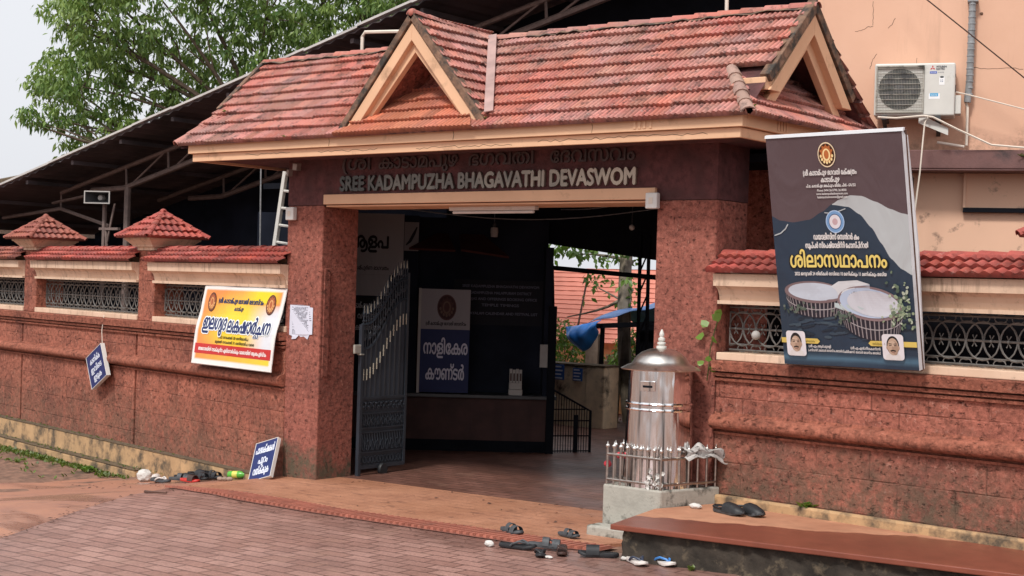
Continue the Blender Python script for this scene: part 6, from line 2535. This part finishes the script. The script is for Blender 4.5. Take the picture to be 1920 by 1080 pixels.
# ------------------------------------------------------------------ footwear and litter
def fmap_on(loc, ang, tilt=0.0, roll=0.0):
    R_ = Matrix.Rotation(ang, 3, 'Z') @ Matrix.Rotation(tilt, 3, 'Y') @ Matrix.Rotation(roll, 3, 'X')
    L_ = V(loc)
    return lambda x, y, z: L_ + R_ @ V((x, y, z))


SOLE = [(-.125, 0), (-.118, .022), (-.09, .034), (-.04, .033), (0, .031), (.05, .040), (.085, .043), (.112, .030), (.125, .006), (.122, -.014), (.10, -.036), (.06, -.042), (.01, -.033), (-.05, -.032), (-.10, -.030), (-.12, -.018)]


def footwear(name, kind, loc, ang, label, sole, strap, group=None, scale=1.0, tilt=0.0, roll=0.0, flip=1, footbed=None):
    f0 = fmap_on(loc, ang, tilt, roll)
    f = lambda x, y, z: f0(x * scale, y * scale * flip, z * scale)
    root = thing(name, loc, label, 'footwear', group)
    m = MB()
    rings = []
    for z, k in ((0, .95), (.004, 1.0), (.016, 1.0), (.02, .96)):
        rings.append([f(x * k, y * k, z + (.012 * max(0, (x - .06) / .06) ** 2) + (.006 if x < -.02 else 0) * (z > .01)) for x, y in SOLE])
    n = len(SOLE)
    m.add([p for r in rings for p in r], [(j * n + i, j * n + (i + 1) % n, (j + 1) * n + (i + 1) % n, (j + 1) * n + i) for j in range(3) for i in range(n)] + [tuple(range(n)), tuple(3 * n + i for i in range(n))])
    m.build('sole', sole, root, smooth=True)
    m = MB()

    def band(x0, x1, h, w0=.042, w1=.04, seg=10, th=.004):
        vs = []
        for dz in (0, th):
            for xx, ww in ((x0, w0), (x1, w1)):
                for k in range(seg + 1):
                    t = pi * k / seg
                    vs.append(f(xx + (x1 - x0) * 0, ww * cos(t) * (1 + dz), .014 + (h + dz) * sin(t) ** .8))
        s1 = seg + 1
        fs = []
        for k in range(seg):
            fs += [(k, k + 1, s1 + k + 1, s1 + k), (2 * s1 + k, 2 * s1 + k + 1, 3 * s1 + k + 1, 3 * s1 + k), (k, k + 1, 2 * s1 + k + 1, 2 * s1 + k), (s1 + k, s1 + k + 1, 3 * s1 + k + 1, 3 * s1 + k)]
        m.add(vs, fs)
    if kind == 'slide':
        band(-.005, .075, .052, .039, .045)
    elif kind == 'cross':
        band(.035, .085, .042, .042, .042)
        band(-.03, .015, .05, .036, .038)
        m.tube([f(-.03, .034, .02), f(.0, .02, .055), f(.06, -.03, .045)], .007, 5)
    elif kind == 'heel':
        band(.03, .085, .045, .043, .042)
        band(-.02, .01, .052, .036, .036)
        pts = [f(-.02, .034, .03), f(-.09, .033, .045), f(-.122, 0, .05), f(-.09, -.033, .045), f(-.02, -.034, .03)]
        m.tube(pts, .006, 5)
    elif kind == 'clog':
        rr = []
        for x, h, w in ((-.03, .050, .036), (.0, .058, .037), (.04, .054, .042), (.08, .042, .043), (.11, .030, .034), (.124, .018, .012)):
            rr.append([f(x, w * cos(pi * k / 8), .014 + h * sin(pi * k / 8) ** .8) for k in range(9)])
        m.add([p for r in rr for p in r], [(j * 9 + i, j * 9 + i + 1, (j + 1) * 9 + i + 1, (j + 1) * 9 + i) for j in range(5) for i in range(8)])
        m.tube([f(-.03, .036, .03), f(-.10, .033, .035), f(-.122, 0, .036), f(-.10, -.033, .035), f(-.03, -.036, .03)], .008, 5)
    elif kind == 'flip':
        toe = (.075, .004)
        for sg in (-1, 1):
            m.tube([f(toe[0], toe[1], .018), f(.06, .012 * sg, .038), f(.02, .034 * sg, .046), f(-.02, .037 * sg, .030), f(-.035, .036 * sg, .016)], .0075, 6)
    m.build('strap', strap, root, smooth=True)
    return root


GF = 'footwear left at the edge of the gate apron'
z_ = lambda x: gh(x) + .006
footwear('sandal', 'cross', (3.03, -1.06, .05), -.35, 'dark grey strapped sandal standing on the drain cover edge', 'grey_rubber', 'grey_rubber', GF)
footwear('sandal', 'flip', (3.40, -1.46, z_(3.4)), .25, 'flat black flip-flop, leftmost shoe on the paving', 'black_rubber', 'grey_rubber', GF, scale=1.05)
footwear('sandal', 'cross', (3.56, -1.36, z_(3.5) + .012), .55, 'dark strapped sandal resting on the flat black flip-flop', 'grey_rubber', 'grey_rubber', GF, tilt=.06)
footwear('sandal', 'flip', (3.66, -1.56, z_(3.6)), -.85, 'small black flip-flop pointing at the kerb in front of the strapped sandal', 'black_rubber', 'black_rubber', GF, scale=.82)
footwear('sandal', 'heel', (3.73, -1.42, z_(3.7)), -.95, 'brown leather sandal between the black flip-flops and the black slide', 'brown_leather', 'brown_leather', GF, scale=.82)
footwear('sandal', 'slide', (3.95, -1.33, z_(3.9)), 3.75, 'single black slide sandal near the corner of the raised floor', 'black_rubber', 'black_rubber', GF, scale=1.05)
footwear('sandal', 'cross', (3.40, -.90, .055), -.2, 'dusty grey sandal tucked beside the plinth step', 'grey_rubber', 'grey_rubber', GF, scale=.8)
GB = 'pair of blue and white flip-flops'
footwear('flip_flop', 'flip', (4.26, -1.36, z_(4.2)), -.55, 'white flip-flop with navy strap, by the mossy stone edge', 'white_rubber', 'navy_strap', GB, scale=.95)
footwear('flip_flop', 'flip', (4.385, -1.26, z_(4.3)), -.40, 'white flip-flop with bright blue strap, by the mossy stone edge', 'white_rubber', 'blue_rubber', GB, scale=1.0, flip=-1)
GP = 'pair of black clogs on the raised floor'
footwear('clog', 'clog', (4.36, -.42, .275), -.30, 'black clog on the raised floor, the nearer of the pair', 'grey_rubber', 'black_rubber', GP, scale=1.12)
footwear('clog', 'clog', (4.475, -.345, .275), -.42, 'black clog on the raised floor, the one nearer the wall', 'grey_rubber', 'black_rubber', GP, scale=1.12, flip=-1)
GL = 'shoes heaped below the left wall'
zl = -.325


def zg(x):
    return gh(x) + .004


footwear('shoe', 'clog', (-2.15, -.02, zg(-2.15)), -.9, 'white canvas shoe with dark strap, left of the heap of black shoes', 'white_rubber', 'white_rubber', GL, scale=1.0, tilt=-.35)
footwear('shoe', 'flip', (-2.0, -.10, zg(-2.0)), .1, 'grey flip-flop in front of the white canvas shoe', 'grey_rubber', 'white_rubber', GL, scale=1.0)
footwear('shoe', 'clog', (-1.78, .02, zg(-1.78)), .3, 'black shoe at the back left of the heap below the left wall', 'black_rubber', 'black_rubber', GL, scale=1.0)
footwear('shoe', 'clog', (-1.60, .04, zg(-1.60) + .02), .2, 'black shoe at the back middle of the heap below the left wall', 'black_rubber', 'black_rubber', GL, scale=1.1, flip=-1)
footwear('shoe', 'heel', (-1.40, .03, zg(-1.40) + .01), -.1, 'black strapped sandal at the back right of the heap below the left wall', 'black_rubber', 'black_rubber', GL, scale=1.05)
footwear('shoe', 'cross', (-1.62, -.16, zg(-1.62) + .01), .4, 'dark grey sandal in the front of the heap below the left wall', 'grey_rubber', 'grey_rubber', GL, scale=1.0)
footwear('shoe', 'slide', (-1.38, -.12, zg(-1.38) + .01), -.3, 'black slide at the right end of the heap below the left wall', 'black_rubber', 'black_rubber', GL, scale=1.0)
footwear('shoe', 'slide', (-1.36, -.27, zg(-1.36)), .05, 'red soled sandal lying in front of the black heap', 'red_plastic', 'brown_leather', GL, scale=.95)


def crumple(name, c, r, mat, label, cat, seed, sq=(1, 1, 1), amp=.35):
    rn = random.Random(seed)
    bm = bmesh.new()
    bmesh.ops.create_icosphere(bm, subdivisions=3, radius=1)
    ph = [V((rn.uniform(-1, 1), rn.uniform(-1, 1), rn.uniform(-1, 1))).normalized() for _ in range(14)]
    fr = [rn.uniform(2, 6) for _ in ph]
    for w in bm.verts:
        d = w.co.normalized()
        k = 1 + sum(amp / 4 * abs(sin(fr[i] * d.dot(ph[i]) + i)) - amp / 8 for i in range(14)) * .55
        w.co = V((d.x * k * r * sq[0], d.y * k * r * sq[1], d.z * k * r * sq[2]))
    me = bpy.data.meshes.new(name)
    bm.to_mesh(me)
    bm.free()
    me.materials.append(MT[mat])
    o = bpy.data.objects.new(name, me)
    COL.objects.link(o)
    o.location = c
    return tag(o, label, cat)


crumple('white_bag', (-2.45, .06, zg(-2.45) + .05), .08, 'white_cloth', 'crumpled white bag lying on the soil left of the shoes', 'bag', 1, (1, .8, .75))
crumple('paper_scrap', (3.21, -1.52, z_(3.2) + .014), .028, 'white_cloth', 'scrap of white paper left of the black flip-flop', 'litter', 2, (1.2, .7, .7))
crumple('paper_scrap', (3.76, -1.60, z_(3.7) + .006), .022, 'white_cloth', 'small flat white scrap in front of the brown sandal', 'litter', 3, (1.2, .7, .35))
crumple('paper_scrap', (4.14, -1.32, z_(4.1) + .01), .02, 'white_cloth', 'small white scrap beside the white flip-flop with navy strap', 'litter', 4, (1, .8, .6))
crumple('paper_scrap', (4.08, -.38, .29), .034, 'white_cloth', 'crumpled white wrapper on the raised floor by the plinth', 'litter', 5, (1.3, .7, .5))
rag = MB()
N = 16
vs = []
for j in range(N + 1):
    for i in range(N + 1):
        u_, v_ = i / N, j / N
        w_ = (v_ - .45) * .17                      # across it
        z = .648 - abs(w_) * .8 - .045 * u_ + .014 * sin(13 * u_ + 6 * v_) + .009 * sin(23 * v_ + 9 * u_) + .03 * sin(pi * u_)
        p = V((3.93, -.34, .02)).lerp(V((4.035, .02, .02)), u_) + V((.55, -.3, 0)) * w_ * 1.0 + V((.02 * sin(13 * v_), .015 * sin(9 * u_), 0))
        vs.append((p.x + .02, p.y, z + .02))
rag.add(vs, [(j * (N + 1) + i, j * (N + 1) + i + 1, (j + 1) * (N + 1) + i + 1, (j + 1) * (N + 1) + i) for j in range(N) for i in range(N)])
rg_ = rag.build('white_cloth', 'soiled_cloth', None, smooth=True)
rg_.modifiers.new('thick', 'SOLIDIFY').thickness = .004
tag(rg_, 'crumpled white rag draped over the right end of the steel railing', 'cloth')
fb = thing('flower_bunch', (3.79, -.36, .40), 'bunch of white flowers tied inside the front corner of the railing', 'flowers')
m = MB()
rn = random.Random(77)
for k in range(16):
    c = V((3.85 + rn.uniform(-.07, .07), -.512 + rn.uniform(-.02, .02), .445 + rn.uniform(-.05, .065)))
    for q in range(6):
        a = 2 * pi * q / 6 + rn.uniform(-.3, .3)
        d = (V((cos(a), 0, sin(a))) + V((rn.uniform(-.3, .3), -.5, rn.uniform(-.3, .3)))).normalized() * rn.uniform(.016, .026)
        sd = d.cross(V((.1, -1, .2))).normalized() * .009
        m.add([c, c + d * .5 + sd, c + d, c + d * .5 - sd], [(0, 1, 2, 3)])
m.build('petals', 'white_cloth', fb, recalc=False)
m = MB()
for k in range(5):
    m.tube([V((3.85, -.51, .39)), V((3.85 + rn.uniform(-.05, .05), -.51, .46))], .003, 4)
m.build('stalks', 'grass', fb)
crumple('red_flower', (3.415, -.48, .52), .024, 'flower', 'withered red flower hanging outside the left end of the railing', 'flower', 8)
crumple('red_flower', (3.475, -.42, .58), .022, 'flower', 'withered red flower inside the railing near its left end', 'flower', 9)
crumple('round_lamp', RWF(.30, 1.455, -.09), .032, 'dull_white', 'round white lamp globe fixed on the grille behind the tall banner', 'lamp', 10, (1, 1, 1), .02)
for k, (x, y) in enumerate(((-1.0, -.22), (-.90, -.25), (-.80, -.28))):
    crumple('pebble', (x, y, zg(x) + .015), .026, 'stone', 'small brown pebble in a row of three beside the green bottle', 'pebble', 20 + k, (1.2, .9, .7), .2)['group'] = 'pebbles by the green bottle'
rn = random.Random(55)
m = MB()
for k in range(150):
    q = rn.random()
    if q < .30:
        x = rn.uniform(-.7, 3.6)
        y = lerp_line(dr_bot, x) - abs(rn.gauss(0, .12)) - .02
    elif q < .55:
        t = rn.random()
        x, y = (-.52 + 1.3 * t + rn.gauss(0, .04), -1.53 - 2.04 * t + rn.gauss(0, .05))
    elif q < .8:
        x, y = rn.uniform(-3.3, -1.0), rn.uniform(-.9, .0)
    else:
        x, y = rn.uniform(.3, 3.3), rn.uniform(-.9, .3)
    z = (zap(x) + .016) if (y > -.95 and x > -.4) else gh(x) + .008
    a = rn.uniform(0, 2 * pi)
    L_ = rn.uniform(.008, .026)
    d = V((cos(a), sin(a), rn.uniform(-.1, .3))) * L_
    e = V((-sin(a), cos(a), rn.uniform(-.2, .4))) * L_ * rn.uniform(.3, .6)
    c = V((x, y, z))
    m.add([c - d, c + e + V((0, 0, .003)), c + d, c - e + V((0, 0, .002))], [(0, 1, 2, 3)])
dl_ = m.build('leaf_litter', 'wood', None, recalc=False)
dl_['kind'] = 'stuff'
bt = thing('bottle', (-1.05, 0, zg(-1.05)), 'green plastic bottle with yellow label lying below the left wall', 'bottle')
bf = V((.9, .35, .06)).normalized()
m = MB()
m.lathe(V((-1.10, -.04, zg(-1.1) + .04)), [(.0, 0), (.030, .005), (.033, .02), (.033, .05), (.033, .12), (.028, .15), (.012, .18), (.012, .20), (.0, .20)], 14, axis=bf)
m.build('body', 'green_plastic', bt, smooth=True)
m = MB()
m.lathe(V((-1.10, -.04, zg(-1.1) + .04)), [(.0335, .05), (.0338, .051), (.0338, .10), (.0335, .101)], 14, axis=bf)
m.build('label_band', 'label_yellow', bt, smooth=True)
m = MB()
m.tube([(-.52, -1.42, gh(-.5) + .012), (-.38, -1.45, gh(-.38) + .016), (-.24, -1.42, gh(-.24) + .012)], .012, 5, .007)
tag(m.build('dry_leaf_stalk', 'wood', None), 'dry brown leaf stalk lying where the path meets the paving', 'litter')
